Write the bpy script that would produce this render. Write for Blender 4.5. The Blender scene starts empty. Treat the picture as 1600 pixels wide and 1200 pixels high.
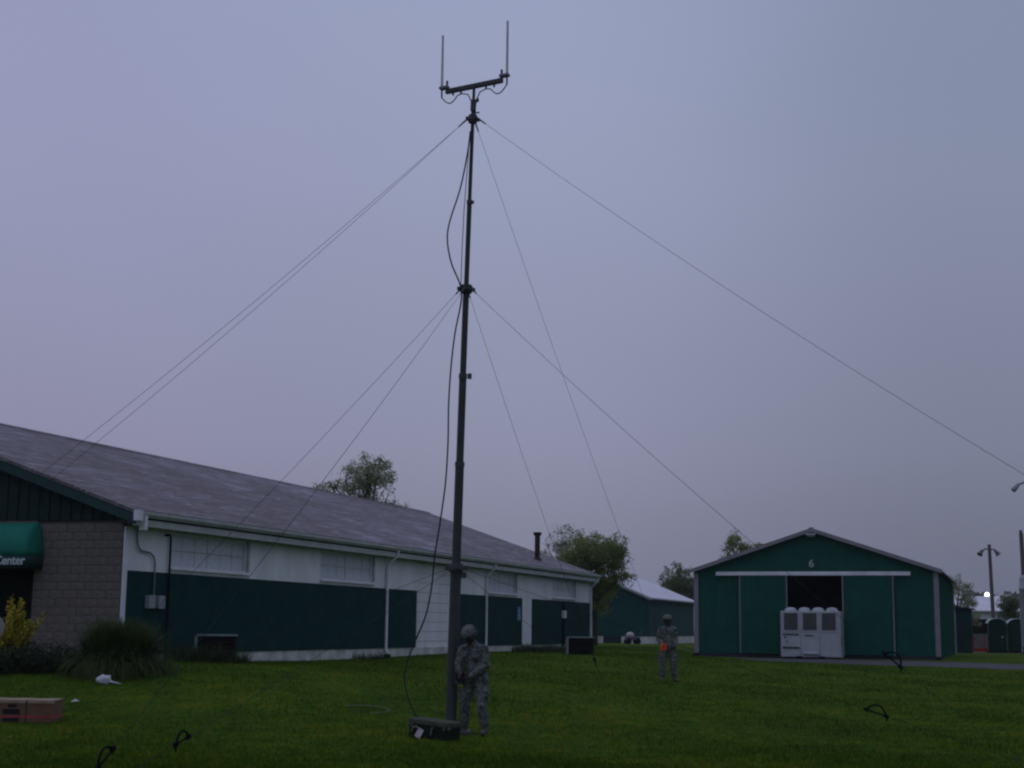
import bpy, bmesh, math, random
import numpy as np
from mathutils import Vector, Matrix, noise as mnoise
random.seed(7); RNG = np.random.default_rng(7)
PI = math.pi; rad = math.radians
SC = bpy.context.scene
COL = SC.collection

# ------------------------------------------------------------------ camera
cam = bpy.data.cameras.new('camera'); camo = bpy.data.objects.new('camera', cam); COL.objects.link(camo)
pitch, roll = rad(9.38), rad(0.66)
F = Vector((0, math.cos(pitch), math.sin(pitch))); U0 = Vector((0, -math.sin(pitch), math.cos(pitch))); R0 = Vector((1, 0, 0))
Rv = R0*math.cos(roll) + U0*math.sin(roll); Uv = U0*math.cos(roll) - R0*math.sin(roll)
M3 = Matrix((Rv, Uv, -F)).transposed()
camo.matrix_world = Matrix.Translation((0, 0, 1.75)) @ M3.to_4x4()
cam.sensor_width = 36; cam.lens = 36*2300/1600; cam.clip_start = 0.1; cam.clip_end = 5000
SC.camera = camo

def srgb(r, g, b):
    f = lambda c: (c/255/12.92) if c/255 <= .04045 else ((c/255+.055)/1.055)**2.4
    return (f(r), f(g), f(b), 1)

# ------------------------------------------------------------------ sky: heavy overcast dawn
W = bpy.data.worlds.new('World'); SC.world = W; W.use_nodes = True
nt = W.node_tree; nt.nodes.clear(); N = nt.nodes.new; L = nt.links.new
out = N('ShaderNodeOutputWorld'); bg = N('ShaderNodeBackground'); L(bg.outputs[0], out.inputs[0])
bg.inputs['Strength'].default_value = 0.1
tc = N('ShaderNodeTexCoord'); sep = N('ShaderNodeSeparateXYZ'); L(tc.outputs['Generated'], sep.inputs[0])
nish = N('ShaderNodeTexSky'); nish.sky_type = 'NISHITA'; nish.sun_disc = False
nish.sun_elevation = rad(12); nish.sun_rotation = rad(-60); nish.air_density = 1.5; nish.dust_density = 4
ramp = N('ShaderNodeValToRGB'); cr = ramp.color_ramp; cr.interpolation = 'EASE'
def stops(cr, lst):
    while len(cr.elements) < len(lst): cr.elements.new(0.5)
    for e, (p, c) in zip(cr.elements, lst): e.position = p; e.color = c
def k10(c, k=1.0): return (c[0]*10*k, c[1]*10*k, c[2]*10*k, 1)
# cloud deck radiance against the sine of the elevation (times ten: the background strength is 0.1)
stops(cr, [(0.0, k10(srgb(118, 121, 144))), (0.065, k10(srgb(129, 132, 155))), (0.12, k10(srgb(139, 142, 168))),
           (0.29, k10(srgb(148, 155, 184))), (0.44, k10(srgb(148, 157, 187))), (1.0, k10(srgb(194, 202, 228)))])
cr.interpolation = 'LINEAR'
L(sep.outputs['Z'], ramp.inputs[0])
nz = N('ShaderNodeTexNoise'); nz.inputs['Scale'].default_value = 1.6; nz.inputs['Detail'].default_value = 3; nz.inputs['Roughness'].default_value = .45
L(tc.outputs['Generated'], nz.inputs['Vector'])
nr = N('ShaderNodeMapRange'); nr.inputs[1].default_value = .3; nr.inputs[2].default_value = .7; nr.inputs[3].default_value = .93; nr.inputs[4].default_value = 1.07
L(nz.outputs[0], nr.inputs[0])
# thicker, greyer cloud towards the right (the east-facing side of the deck)
azr = N('ShaderNodeMapRange'); azr.inputs[1].default_value = -1; azr.inputs[2].default_value = 1; azr.inputs[3].default_value = 0; azr.inputs[4].default_value = 1
L(sep.outputs['X'], azr.inputs[0])
azm = N('ShaderNodeValToRGB'); azm.color_ramp.interpolation = 'EASE'
stops(azm.color_ramp, [(0, (.92, .88, .93, 1)), (.35, (.98, .94, 1.0, 1)), (.50, (1, 1, 1, 1)), (.66, (.77, .79, .79, 1)), (1, (.71, .74, .74, 1))])
L(azr.outputs[0], azm.inputs[0])
m1 = N('ShaderNodeMix'); m1.data_type = 'RGBA'; m1.blend_type = 'MULTIPLY'; m1.inputs[0].default_value = 1
L(ramp.outputs[0], m1.inputs[6]); L(azm.outputs[0], m1.inputs[7])
m2 = N('ShaderNodeVectorMath'); m2.operation = 'SCALE'; L(m1.outputs[2], m2.inputs[0]); L(nr.outputs[0], m2.inputs['Scale'])
m3 = N('ShaderNodeMix'); m3.data_type = 'RGBA'; m3.inputs[0].default_value = .96
L(nish.outputs[0], m3.inputs[6]); L(m2.outputs[0], m3.inputs[7])
L(m3.outputs[2], bg.inputs[0])

sun = bpy.data.lights.new('sun', 'SUN'); sun.energy = 0.12; sun.angle = rad(40); sun.color = (1, .93, .86)
suno = bpy.data.objects.new('sun', sun); COL.objects.link(suno)
sd = Vector((-math.sin(rad(60))*math.cos(rad(12)), math.cos(rad(60))*math.cos(rad(12)), math.sin(rad(12)))) # towards the sun
suno.rotation_euler = sd.to_track_quat('Z', 'Y').to_euler()

SC.view_settings.view_transform = 'Standard'; SC.view_settings.look = 'None'; SC.view_settings.exposure = 0; SC.view_settings.gamma = 1
SC.view_settings.use_curve_mapping = False
SC.render.engine = 'CYCLES'
SC.cycles.max_bounces = 6; SC.cycles.diffuse_bounces = 3; SC.cycles.transparent_max_bounces = 8
SC.cycles.use_denoising = True
SC.cycles.filter_width = 2.3

# ------------------------------------------------------------------ materials
def mat(name, c1, c2=None, scale=3.0, rough=.8, bump=0.0, bscale=None, spec=.3, coord='Object', stretch=None, lo=.35, hi=.65, detail=6, metallic=0):
    m = bpy.data.materials.new(name); m.use_nodes = True
    t = m.node_tree; b = t.nodes['Principled BSDF']
    b.inputs['Roughness'].default_value = rough; b.inputs['Specular IOR Level'].default_value = spec; b.inputs['Metallic'].default_value = metallic
    c1 = tuple(c1[:3])+(1,)
    if c2 is None: c2 = tuple(x*.75 for x in c1[:3])
    c2 = tuple(c2[:3])+(1,)
    tcn = t.nodes.new('ShaderNodeTexCoord'); mp = t.nodes.new('ShaderNodeMapping')
    t.links.new(tcn.outputs[coord], mp.inputs[0])
    if stretch: mp.inputs['Scale'].default_value = stretch
    n = t.nodes.new('ShaderNodeTexNoise'); n.inputs['Scale'].default_value = scale; n.inputs['Detail'].default_value = detail; n.inputs['Roughness'].default_value = .6
    t.links.new(mp.outputs[0], n.inputs['Vector'])
    r = t.nodes.new('ShaderNodeValToRGB'); stops(r.color_ramp, [(lo, c1), (hi, c2)])
    t.links.new(n.outputs[0], r.inputs[0]); t.links.new(r.outputs[0], b.inputs['Base Color'])
    if bump:
        bp = t.nodes.new('ShaderNodeBump'); bp.inputs['Strength'].default_value = bump; bp.inputs['Distance'].default_value = .02
        n2 = t.nodes.new('ShaderNodeTexNoise'); n2.inputs['Scale'].default_value = bscale or scale*4; n2.inputs['Detail'].default_value = 4
        t.links.new(mp.outputs[0], n2.inputs['Vector']); t.links.new(n2.outputs[0], bp.inputs['Height']); t.links.new(bp.outputs[0], b.inputs['Normal'])
    return m

MT = {}
MT['white'] = mat('white_paint', (.78, .80, .83), (.62, .65, .68), 1.2, .75, .1, 8, stretch=(1, 1, .3))
MT['white_trim'] = mat('white_trim_paint', (.74, .76, .80), (.60, .62, .66), 2, .6)
MT['gutter'] = mat('gutter_paint', (.46, .48, .47), (.35, .37, .365), 2, .5)
MT['base'] = mat('base_paint', (.64, .65, .63), (.34, .35, .31), 1.9, .85, .2, 10)
MT['pane'] = mat('painted_pane', (.60, .64, .70), (.50, .54, .60), 3, .35)
MT['muntin'] = mat('muntin_paint', (.50, .51, .50), (.42, .43, .42), 3, .6)
MT['green'] = mat('dark_green_siding', (.004, .044, .040), (.003, .032, .030), 2, .8, .05, 12, spec=.12)
MT['shed_green'] = mat('shed_green_steel', (.004, .064, .060), (.003, .048, .046), 1.5, .7, .05, 12, spec=.15)
MT['barn_green'] = mat('barn_green_steel', (.006, .088, .058), (.005, .064, .046), 1.5, .65, .05, 12, spec=.15)
MT['green_dk'] = mat('gable_board_green', (.007, .026, .024), (.005, .017, .017), 3, .8)
MT['rake'] = mat('rake_green', (.010, .045, .045), (.014, .055, .040), 3, .7)
MT['cmu'] = mat('painted_block', (.165, .148, .130), (.105, .096, .086), 2.5, .9, .3, 25, coord='Object')
MT['mortar'] = mat('mortar', (.12, .108, .096), (.085, .078, .07), 12, .95, .3)
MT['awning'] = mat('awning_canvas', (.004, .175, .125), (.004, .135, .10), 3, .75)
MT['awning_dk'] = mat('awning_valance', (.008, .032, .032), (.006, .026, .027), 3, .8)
MT['lettering'] = mat('awning_letters', (.55, .62, .66), (.45, .52, .56), 6, .7)
MT['dark'] = mat('dark_parts_and_recess_shade', (.012, .012, .013), (.008, .008, .009), 4, .9)  # dark parts; on the entrance recess the tone stands for shade
MT['black'] = mat('black_rubber', (.010, .010, .012), (.007, .007, .008), 8, .85, spec=.05)
MT['rust'] = mat('rusty_pipe', (.050, .026, .030), (.028, .014, .017), 6, .85, .3)
MT['conduit'] = mat('conduit', (.16, .20, .20), (.12, .15, .15), 5, .5)
MT['meter'] = mat('meter_box', (.30, .33, .36), (.22, .25, .27), 5, .5)
MT['sign'] = mat('sign_blue', (.02, .16, .34), (.02, .13, .28), 6, .5)
MT['mast'] = mat('mast_olive', (.060, .068, .066), (.044, .051, .050), 6, .7, spec=.2)
MT['mast_dk'] = mat('mast_fitting', (.075, .080, .080), (.052, .056, .056), 6, .6)
MT['crossarm'] = mat('crossarm_paint', (.065, .062, .072), (.045, .043, .05), 6, .6)
MT['radome'] = mat('antenna_fibreglass', (.62, .61, .61), (.50, .49, .50), 6, .5)
MT['bracket'] = mat('antenna_bracket', (.20, .20, .24), (.13, .13, .16), 6, .5)
MT['rope'] = mat('guy_rope', (.024, .028, .025), (.018, .021, .019), 12, .9)
MT['cable'] = mat('coax', (.010, .010, .012), (.007, .007, .009), 12, .6)
MT['case'] = mat('case_olive', (.020, .026, .018), (.012, .016, .011), 5, .85, .2, spec=.05)
MT['case_lid'] = mat('case_lid_olive', (.080, .088, .062), (.050, .056, .038), 5, .85, .2, spec=.08)
MT['paper'] = mat('paper_tag', (.50, .45, .46), (.42, .38, .40), 8, .9)
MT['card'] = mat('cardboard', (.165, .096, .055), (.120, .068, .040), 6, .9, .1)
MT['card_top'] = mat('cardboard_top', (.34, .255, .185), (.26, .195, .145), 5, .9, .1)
MT['ink'] = mat('carton_ink', (.014, .014, .018), (.01, .01, .013), 8, .9)
MT['strap'] = mat('red_strap', (.42, .045, .075), (.30, .03, .05), 8, .7)
MT['bag'] = mat('plastic_bag', (.60, .60, .68), (.48, .48, .56), 5, .4, .3, 12)
MT['util'] = mat('utility_box_dark', (.010, .011, .011), (.015, .012, .012), 5, .9, spec=.03)
MT['util_rim'] = mat('utility_box_rim', (.20, .27, .25), (.14, .19, .18), 5, .6)
MT['unit'] = mat('cabinet_enamel', (.42, .445, .46), (.34, .365, .38), 2, .5)
MT['unit_cap'] = mat('fan_cap', (.44, .49, .52), (.37, .42, .45), 3, .5)
MT['grille'] = mat('grille_grey', (.10, .10, .105), (.075, .075, .08), 10, .6)
MT['shed_roof'] = mat('white_metal_roof', (.68, .67, .74), (.58, .57, .64), 1, .5)
MT['barn_trim'] = mat('barn_trim', (.26, .255, .285), (.20, .195, .22), 2, .6)
MT['barn_roof'] = mat('barn_roof', (.22, .22, .25), (.17, .17, .19), 1, .5)
MT['path'] = mat('asphalt_path', (.075, .075, .082), (.052, .052, .057), 1.3, .9, .3, 30)
MT['concrete'] = mat('old_concrete', (.14, .14, .14), (.09, .09, .09), 2, .9, .3, 20)
MT['skirt'] = mat('skirt_board', (.045, .042, .050), (.03, .028, .034), 3, .9)
MT['wood_pole'] = mat('utility_pole_wood', (.13, .115, .12), (.09, .08, .083), 2, .9, .3, stretch=(4, 4, .4))
MT['lamp_metal'] = mat('lamp_metal', (.10, .10, .11), (.07, .07, .08), 5, .5)
MT['potty'] = mat('portable_toilet_green', (.005, .034, .022), (.004, .025, .017), 3, .7, spec=.08)
MT['potty_roof'] = mat('portable_toilet_roof', (.50, .55, .58), (.42, .47, .5), 3, .5)
MT['red'] = mat('red_paint', (.34, .014, .014), (.24, .010, .010), 5, .6)
MT['bark'] = mat('bark', (.050, .043, .040), (.028, .024, .023), 6, .95, .5, stretch=(3, 3, .6))
MT['skin'] = mat('skin', (.055, .032, .024), (.042, .024, .018), 12, .6)
MT['glove'] = mat('dark_glove', (.014, .014, .016), (.01, .01, .011), 12, .8)
MT['eye'] = mat('eye', (.25, .24, .23), (.02, .02, .02), 40, .3)
MT['boot'] = mat('tan_boot', (.13, .10, .085), (.095, .072, .062), 10, .85)
MT['belt'] = mat('belt_webbing', (.03, .032, .028), (.02, .022, .02), 12, .85)
MT['orange'] = mat('orange_tape', (.80, .10, .015), (.62, .07, .01), 10, .6)
MT['yellow_leaf'] = mat('yellow_leaf', (.42, .35, .02), (.22, .20, .018), 3, .8, lo=.3, hi=.7)
MT['dark_leaf'] = mat('dark_shrub_leaf', (.024, .040, .014), (.013, .022, .009), 3, .8)
MT['tallgrass'] = mat('ornamental_grass', (.070, .102, .020), (.026, .042, .010), 2.2, .8, lo=.3, hi=.7)
MT['weed'] = mat('weed_leaf', (.030, .052, .012), (.016, .030, .008), 3, .8)
MT['greywhite'] = mat('pale_plastic', (.30, .28, .27), (.24, .22, .22), 4, .7)
MT['carts'] = mat('cart_grey', (.10, .09, .13), (.06, .055, .08), 6, .7)

MT['cord'] = mat('pale_cord', (.20, .20, .16), (.15, .15, .12), 8, .9)
def camo_material():
    m = bpy.data.materials.new('digital_camouflage'); m.use_nodes = True
    t = m.node_tree; b = t.nodes['Principled BSDF']; b.inputs['Roughness'].default_value = .95; b.inputs['Specular IOR Level'].default_value = .1
    tcn = t.nodes.new('ShaderNodeTexCoord')
    sn = t.nodes.new('ShaderNodeVectorMath'); sn.operation = 'SNAP'; sn.inputs[1].default_value = (.016, .016, .016)
    t.links.new(tcn.outputs['Object'], sn.inputs[0])
    n = t.nodes.new('ShaderNodeTexNoise'); n.inputs['Scale'].default_value = 9; n.inputs['Detail'].default_value = 2.5; n.inputs['Roughness'].default_value = .7
    t.links.new(sn.outputs[0], n.inputs['Vector'])
    r = t.nodes.new('ShaderNodeValToRGB'); r.color_ramp.interpolation = 'CONSTANT'
    stops(r.color_ramp, [(0, (0.040, 0.058, 0.055, 1)), (.42, (0.092, 0.113, 0.104, 1)), (.50, (0.163, 0.165, 0.157, 1)), (.58, (0.055, 0.075, 0.060, 1)), (.66, (0.128, 0.121, 0.114, 1))])
    t.links.new(n.outputs[0], r.inputs[0]); t.links.new(r.outputs[0], b.inputs['Base Color'])
    return m
MT['camo'] = camo_material()

def roof_material():
    m = mat('weathered_roof', (.1, .1, .1), None, 1, .75)
    t = m.node_tree; b = t.nodes['Principled BSDF']; b.inputs['Specular IOR Level'].default_value = .25
    tcn = t.nodes.new('ShaderNodeTexCoord')
    def noise(sx, sy, sc, d):
        mp = t.nodes.new('ShaderNodeMapping'); mp.inputs['Scale'].default_value = (sx, sy, sy)
        t.links.new(tcn.outputs['Object'], mp.inputs[0])
        n = t.nodes.new('ShaderNodeTexNoise'); n.inputs['Scale'].default_value = sc; n.inputs['Detail'].default_value = d; n.inputs['Roughness'].default_value = .65
        t.links.new(mp.outputs[0], n.inputs[0]); return n.outputs[0]
    big = noise(.5, .7, .45, 4); st = noise(.55, 4.5, 1.0, 5); spk = noise(.5, 5.0, 2.4, 3)
    def mathn(op, a, c):
        q = t.nodes.new('ShaderNodeMath'); q.operation = op
        for i, x in enumerate((a, c)):
            if isinstance(x, (int, float)): q.inputs[i].default_value = x
            else: t.links.new(x, q.inputs[i])
        return q.outputs[0]
    s = mathn('ADD', mathn('MULTIPLY', big, .45), mathn('MULTIPLY', st, .6))
    r = t.nodes.new('ShaderNodeValToRGB')
    stops(r.color_ramp, [(.40, (.096, .080, .086, 1)), (.50, (.128, .108, .120, 1)), (.58, (.168, .148, .178, 1)), (.68, (.31, .295, .37, 1))])
    t.links.new(s, r.inputs[0])
    r2 = t.nodes.new('ShaderNodeValToRGB'); stops(r2.color_ramp, [(.57, (0, 0, 0, 1)), (.66, (1, 1, 1, 1))])
    t.links.new(spk, r2.inputs[0])
    mx = t.nodes.new('ShaderNodeMix'); mx.data_type = 'RGBA'; mx.inputs[7].default_value = (.46, .45, .53, 1)
    t.links.new(mathn('MULTIPLY', r2.outputs[0], .6), mx.inputs[0]); t.links.new(r.outputs[0], mx.inputs[6])
    t.links.new(mx.outputs[2], b.inputs['Base Color'])
    return m
MT['roof'] = roof_material()

def grass_material(name, blade):
    m = mat(name, (.02, .04, .01), None, 1, .95, spec=.03)
    t = m.node_tree; b = t.nodes['Principled BSDF']
    tcn = t.nodes.new('ShaderNodeTexCoord')
    def noise(sc, d, rgh=.6):
        n = t.nodes.new('ShaderNodeTexNoise'); n.inputs['Scale'].default_value = sc; n.inputs['Detail'].default_value = d; n.inputs['Roughness'].default_value = rgh
        t.links.new(tcn.outputs['Object'], n.inputs[0]); return n.outputs[0]
    a = noise(.28, 4); c = noise(5.0, 3, .7); e = noise(1.3, 3)
    k = 1.0
    r = t.nodes.new('ShaderNodeValToRGB'); stops(r.color_ramp, [(.34, (.040*k, .084*k, .006*k, 1)), (.50, (.056*k, .103*k, .0065*k, 1)), (.66, (.078*k, .116*k, .008*k, 1))])
    t.links.new(a, r.inputs[0])
    r2 = t.nodes.new('ShaderNodeValToRGB'); stops(r2.color_ramp, [(.34, (.50, .88, .9, 1)), (.52, (1, 1, 1, 1)), (.66, (1.75, 1.10, 1.2, 1))])
    t.links.new(c, r2.inputs[0])
    r3 = t.nodes.new('ShaderNodeValToRGB'); stops(r3.color_ramp, [(.36, (.72, .80, .85, 1)), (.64, (1.2, 1.12, 1.0, 1))])
    t.links.new(e, r3.inputs[0])
    x = t.nodes.new('ShaderNodeMix'); x.data_type = 'RGBA'; x.blend_type = 'MULTIPLY'; x.inputs[0].default_value = 1
    y = t.nodes.new('ShaderNodeMix'); y.data_type = 'RGBA'; y.blend_type = 'MULTIPLY'; y.inputs[0].default_value = 1
    t.links.new(r.outputs[0], x.inputs[6]); t.links.new(r2.outputs[0], x.inputs[7]); t.links.new(x.outputs[2], y.inputs[6]); t.links.new(r3.outputs[0], y.inputs[7])
    t.links.new(y.outputs[2], b.inputs['Base Color'])
    if not blade:
        bp = t.nodes.new('ShaderNodeBump'); bp.inputs['Strength'].default_value = .8; bp.inputs['Distance'].default_value = .05
        t.links.new(noise(14, 5, .75), bp.inputs['Height']); t.links.new(bp.outputs[0], b.inputs['Normal'])
    return m
MT['ground'] = grass_material('lawn', False)
MT['blade'] = grass_material('grass_blade', True)

def leaf_material(name, dark, light):
    m = mat(name, dark, light, .9, .85, spec=.15, lo=.32, hi=.68)
    t = m.node_tree; b = t.nodes['Principled BSDF']; o = t.nodes['Material Output']
    tr_ = t.nodes.new('ShaderNodeBsdfTranslucent'); mx = t.nodes.new('ShaderNodeMixShader'); mx.inputs[0].default_value = .5
    src = b.inputs['Base Color'].links[0].from_socket
    t.links.new(src, tr_.inputs[0]); t.links.new(b.outputs[0], mx.inputs[1]); t.links.new(tr_.outputs[0], mx.inputs[2]); t.links.new(mx.outputs[0], o.inputs[0])
    return m
MT['leaf_grey'] = leaf_material('leaf_greyish', (.24, .28, .15), (.36, .38, .22))
MT['leaf_olive'] = leaf_material('leaf_olive', (.14, .20, .065), (.26, .285, .10))
MT['leaf_sparse'] = leaf_material('leaf_pale', (.18, .23, .11), (.29, .31, .18))
MT['leaf_dark'] = leaf_material('leaf_dark', (.11, .16, .075), (.19, .22, .11))
MT['leaf_far_haze'] = leaf_material('leaf_far_haze', (.095, .105, .110), (.13, .14, .14))  # blue grey of distance haze put into the leaf colour

def emit(name, col, s):
    m = bpy.data.materials.new(name); m.use_nodes = True; t = m.node_tree
    b = t.nodes['Principled BSDF']; b.inputs['Base Color'].default_value = (.8, .8, .8, 1)
    b.inputs['Emission Color'].default_value = col; b.inputs['Emission Strength'].default_value = s
    return m
MT['lamp_lit'] = emit('lit_lamp', (1, .95, .88, 1), 4)

# ------------------------------------------------------------------ mesh builder
class MB:
    def __init__(s): s.v = []; s.f = []
    def add(s, vs, fs):
        o = len(s.v); s.v += [tuple(p) for p in vs]; s.f += [tuple(i+o for i in f) for f in fs]; return s
    def box(s, x0, x1, y0, y1, z0, z1):
        vs = [(x, y, z) for z in (z0, z1) for y in (y0, y1) for x in (x0, x1)]
        return s.add(vs, [(0, 2, 3, 1), (4, 5, 7, 6), (0, 1, 5, 4), (2, 6, 7, 3), (0, 4, 6, 2), (1, 3, 7, 5)])
    def obox(s, c, ax, ay, az):
        c, ax, ay, az = map(Vector, (c, ax, ay, az))
        vs = [c + ax*i + ay*j + az*k for k in (-1, 1) for j in (-1, 1) for i in (-1, 1)]
        return s.add(vs, [(0, 2, 3, 1), (4, 5, 7, 6), (0, 1, 5, 4), (2, 6, 7, 3), (0, 4, 6, 2), (1, 3, 7, 5)])
    def prism(s, poly, axis, a0, a1):
        """poly: 2D points; axis: 'x','y' or 'z' extruded from a0 to a1"""
        def P(p, a): return {'x': (a, p[0], p[1]), 'y': (p[0], a, p[1]), 'z': (p[0], p[1], a)}[axis]
        n = len(poly)
        return s.add([P(p, a0) for p in poly] + [P(p, a1) for p in poly],
                     [tuple(range(n-1, -1, -1)), tuple(range(n, 2*n))] + [(i, (i+1) % n, n+(i+1) % n, n+i) for i in range(n)])
    def tube(s, pts, radii, n=8, cap=True):
        pts = [Vector(p) for p in pts]
        if not hasattr(radii, '__len__'): radii = [radii]*len(pts)
        vs = []; fs = []; prev = None
        for i, p in enumerate(pts):
            d = (pts[min(i+1, len(pts)-1)] - pts[max(i-1, 0)])
            if d.length < 1e-9: d = Vector((0, 0, 1))
            d.normalize()
            if prev is None:
                a = d.cross(Vector((0, 0, 1)));
                if a.length < 1e-3: a = d.cross(Vector((1, 0, 0)))
                a.normalize()
            else:
                a = prev - d*prev.dot(d); a.normalize()
            prev = a; b = d.cross(a)
            for k in range(n):
                t = 2*PI*k/n; vs.append(p + (a*math.cos(t) + b*math.sin(t))*radii[i])
        for i in range(len(pts)-1):
            for k in range(n): fs.append((i*n+k, i*n+(k+1) % n, (i+1)*n+(k+1) % n, (i+1)*n+k))
        if cap:
            fs.append(tuple(range(n-1, -1, -1))); o = (len(pts)-1)*n; fs.append(tuple(range(o, o+n)))
        return s.add(vs, fs)
    def lathe(s, prof, n=16, c=(0, 0, 0)):
        vs = [(c[0]+r*math.cos(2*PI*k/n), c[1]+r*math.sin(2*PI*k/n), c[2]+z) for r, z in prof for k in range(n)]
        fs = [(i*n+k, i*n+(k+1) % n, (i+1)*n+(k+1) % n, (i+1)*n+k) for i in range(len(prof)-1) for k in range(n)]
        o = (len(prof)-1)*n
        fs += [tuple(range(n-1, -1, -1)), tuple(range(o, o+n))]
        return s.add(vs, fs)
    def ell(s, c, r, n=12, m=8, rot=None, z0=-1.0):
        vs = []; fs = []; c = Vector(c)
        for i in range(m+1):
            ph = -PI/2 + PI*i/m
            ph = max(ph, math.asin(z0))
            for k in range(n):
                t = 2*PI*k/n
                p = Vector((r[0]*math.cos(ph)*math.cos(t), r[1]*math.cos(ph)*math.sin(t), r[2]*math.sin(ph)))
                if rot: p = rot @ p
                vs.append(c+p)
        for i in range(m):
            for k in range(n): fs.append((i*n+k, i*n+(k+1) % n, (i+1)*n+(k+1) % n, (i+1)*n+k))
        fs.append(tuple(range(n-1, -1, -1))); o = m*n; fs.append(tuple(range(o, o+n)))
        return s.add(vs, fs)
    def cap(s, a, b, ra, rb, n=12):
        """tapered capsule"""
        a, b = Vector(a), Vector(b); d = b-a; ln = d.length; d.normalize()
        pts = []; rr = []
        for t in (-.98, -.8, -.45): pts.append(a+d*ra*t); rr.append(ra*math.sqrt(1-t*t))
        pts += [a, b]; rr += [ra, rb]
        for t in (.45, .8, .98): pts.append(b+d*rb*t); rr.append(rb*math.sqrt(1-t*t))
        return s.tube(pts, rr, n)
    def mesh(s, name):
        me = bpy.data.meshes.new(name); me.from_pydata(s.v, [], s.f); me.update(); return me
    def build(s, name, m, parent=None, smooth=False, bevel=0, loc=None, rot=None):
        me = s.mesh(name); me.materials.append(m)
        bm = bmesh.new(); bm.from_mesh(me); bmesh.ops.recalc_face_normals(bm, faces=bm.faces); bm.to_mesh(me); bm.free()
        if smooth:
            me.polygons.foreach_set('use_smooth', [True]*len(me.polygons)); me.set_sharp_from_angle(angle=rad(68))
        return link(name, me, parent, loc, rot, bevel)

def link(name, me, parent=None, loc=None, rot=None, bevel=0):
    o = bpy.data.objects.new(name, me); COL.objects.link(o)
    if parent is not None: o.parent = parent
    if loc is not None: o.location = loc
    if rot is not None: o.rotation_euler = rot
    if bevel:
        md = o.modifiers.new('bevel', 'BEVEL'); md.width = bevel; md.segments = 2; md.limit_method = 'ANGLE'
    return o
def tag(o, label=None, cat=None, group=None, kind=None):
    if label: o['label'] = label
    if cat: o['category'] = cat
    if group: o['group'] = group
    if kind: o['kind'] = kind
    return o
def thing(name, label, cat, loc=(0, 0, 0), rz=0, group=None):
    o = bpy.data.objects.new(name, None); COL.objects.link(o); o.location = loc; o.rotation_euler = (0, 0, rz)
    o.empty_display_size = .2
    return tag(o, label, cat, group)
def copy_tree(o, parent=None):
    c = o.copy(); COL.objects.link(c)
    if parent is not None: c.parent = parent; c.matrix_parent_inverse = o.matrix_parent_inverse
    for ch in list(o.children): copy_tree(ch, c)
    return c
def np_mesh(name, V, Fq, m, parent=None):
    """V (n,3), Fq (k,3|4) numpy -> object"""
    me = bpy.data.meshes.new(name); n = Fq.shape[1]
    me.vertices.add(len(V)); me.vertices.foreach_set('co', V.astype(np.float32).ravel())
    me.loops.add(Fq.size); me.loops.foreach_set('vertex_index', Fq.astype(np.int32).ravel())
    me.polygons.add(len(Fq)); me.polygons.foreach_set('loop_start', np.arange(0, Fq.size, n, dtype=np.int32))
    me.update(calc_edges=True); me.materials.append(m)
    return link(name, me, parent)

# ------------------------------------------------------------------ terrain
CP = np.array([(-.39, 24.5, 0), (-1, 24.9, .02), (4.25, 40.2, .36), (6.9, 20.6, 0), (-7.8, 25.2, .10), (-8.36, 31, .70), (-8.28, 29.4, .50),
    (-7.6, 38.5, .77), (-9.3, 35.3, .82), (-7.1, 42, .72), (-4.2, 50.6, .70), (-.35, 62, .75), (3.5, 73.4, .82), (2.8, 58.5, .72), (8.3, 66.5, .58),
    (18.2, 63.2, .58), (10.6, 57.9, .54), (18.3, 53.3, .45), (10.6, 113, .62), (33, 101, .40), (0, 15, -.01), (-5, 13, 0), (5, 13, 0), (0, 19, 0),
    (-6, 20, .02), (-30, 30, .8), (-30, 80, .9), (30, 20, .2), (40, 60, .5), (60, 100, .42), (0, 150, .65), (60, 200, .5), (-60, 200, .8), (0, -10, 0), (-14, 12, .05), (14, 12, .02)], float)
_D = np.sqrt(((CP[:, None, :2]-CP[None, :, :2])**2).sum(-1) + 16.0)
_w = np.linalg.solve(_D + np.eye(len(CP))*.02, CP[:, 2]-.5)
def hts(X, Y):
    X = np.asarray(X, float); Y = np.asarray(Y, float)
    D = np.sqrt((X[..., None]-CP[:, 0])**2 + (Y[..., None]-CP[:, 1])**2 + 16.0)
    H = .5 + D @ _w
    far = np.clip((np.hypot(X, Y-60)-90)/120, 0, 1)
    return np.clip(H, -.15, .95)*(1-far) + .55*far
def h(x, y): return float(hts(np.array([x]), np.array([y]))[0])

xs = np.unique(np.concatenate([np.arange(-40, 60.1, .8), np.geomspace(62, 950, 20), -np.geomspace(42, 950, 20)]))
ys = np.unique(np.concatenate([np.arange(5, 130.1, .8), np.geomspace(133, 1250, 20), -np.geomspace(1, 600, 16)+5]))
GX, GY = np.meshgrid(xs, ys)
V = np.stack([GX, GY, hts(GX, GY)], -1).reshape(-1, 3)
nx, ny = len(xs), len(ys)
ii = (np.arange(ny-1)[:, None]*nx + np.arange(nx-1)[None, :]).ravel()
ground = np_mesh('ground', V, np.stack([ii, ii+1, ii+1+nx, ii+nx], 1), MT['ground'])
ground.data.polygons.foreach_set('use_smooth', [True]*len(ground.data.polygons))
tag(ground, 'mown grass lawn rising gently towards the buildings', None, None, 'structure')

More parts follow.
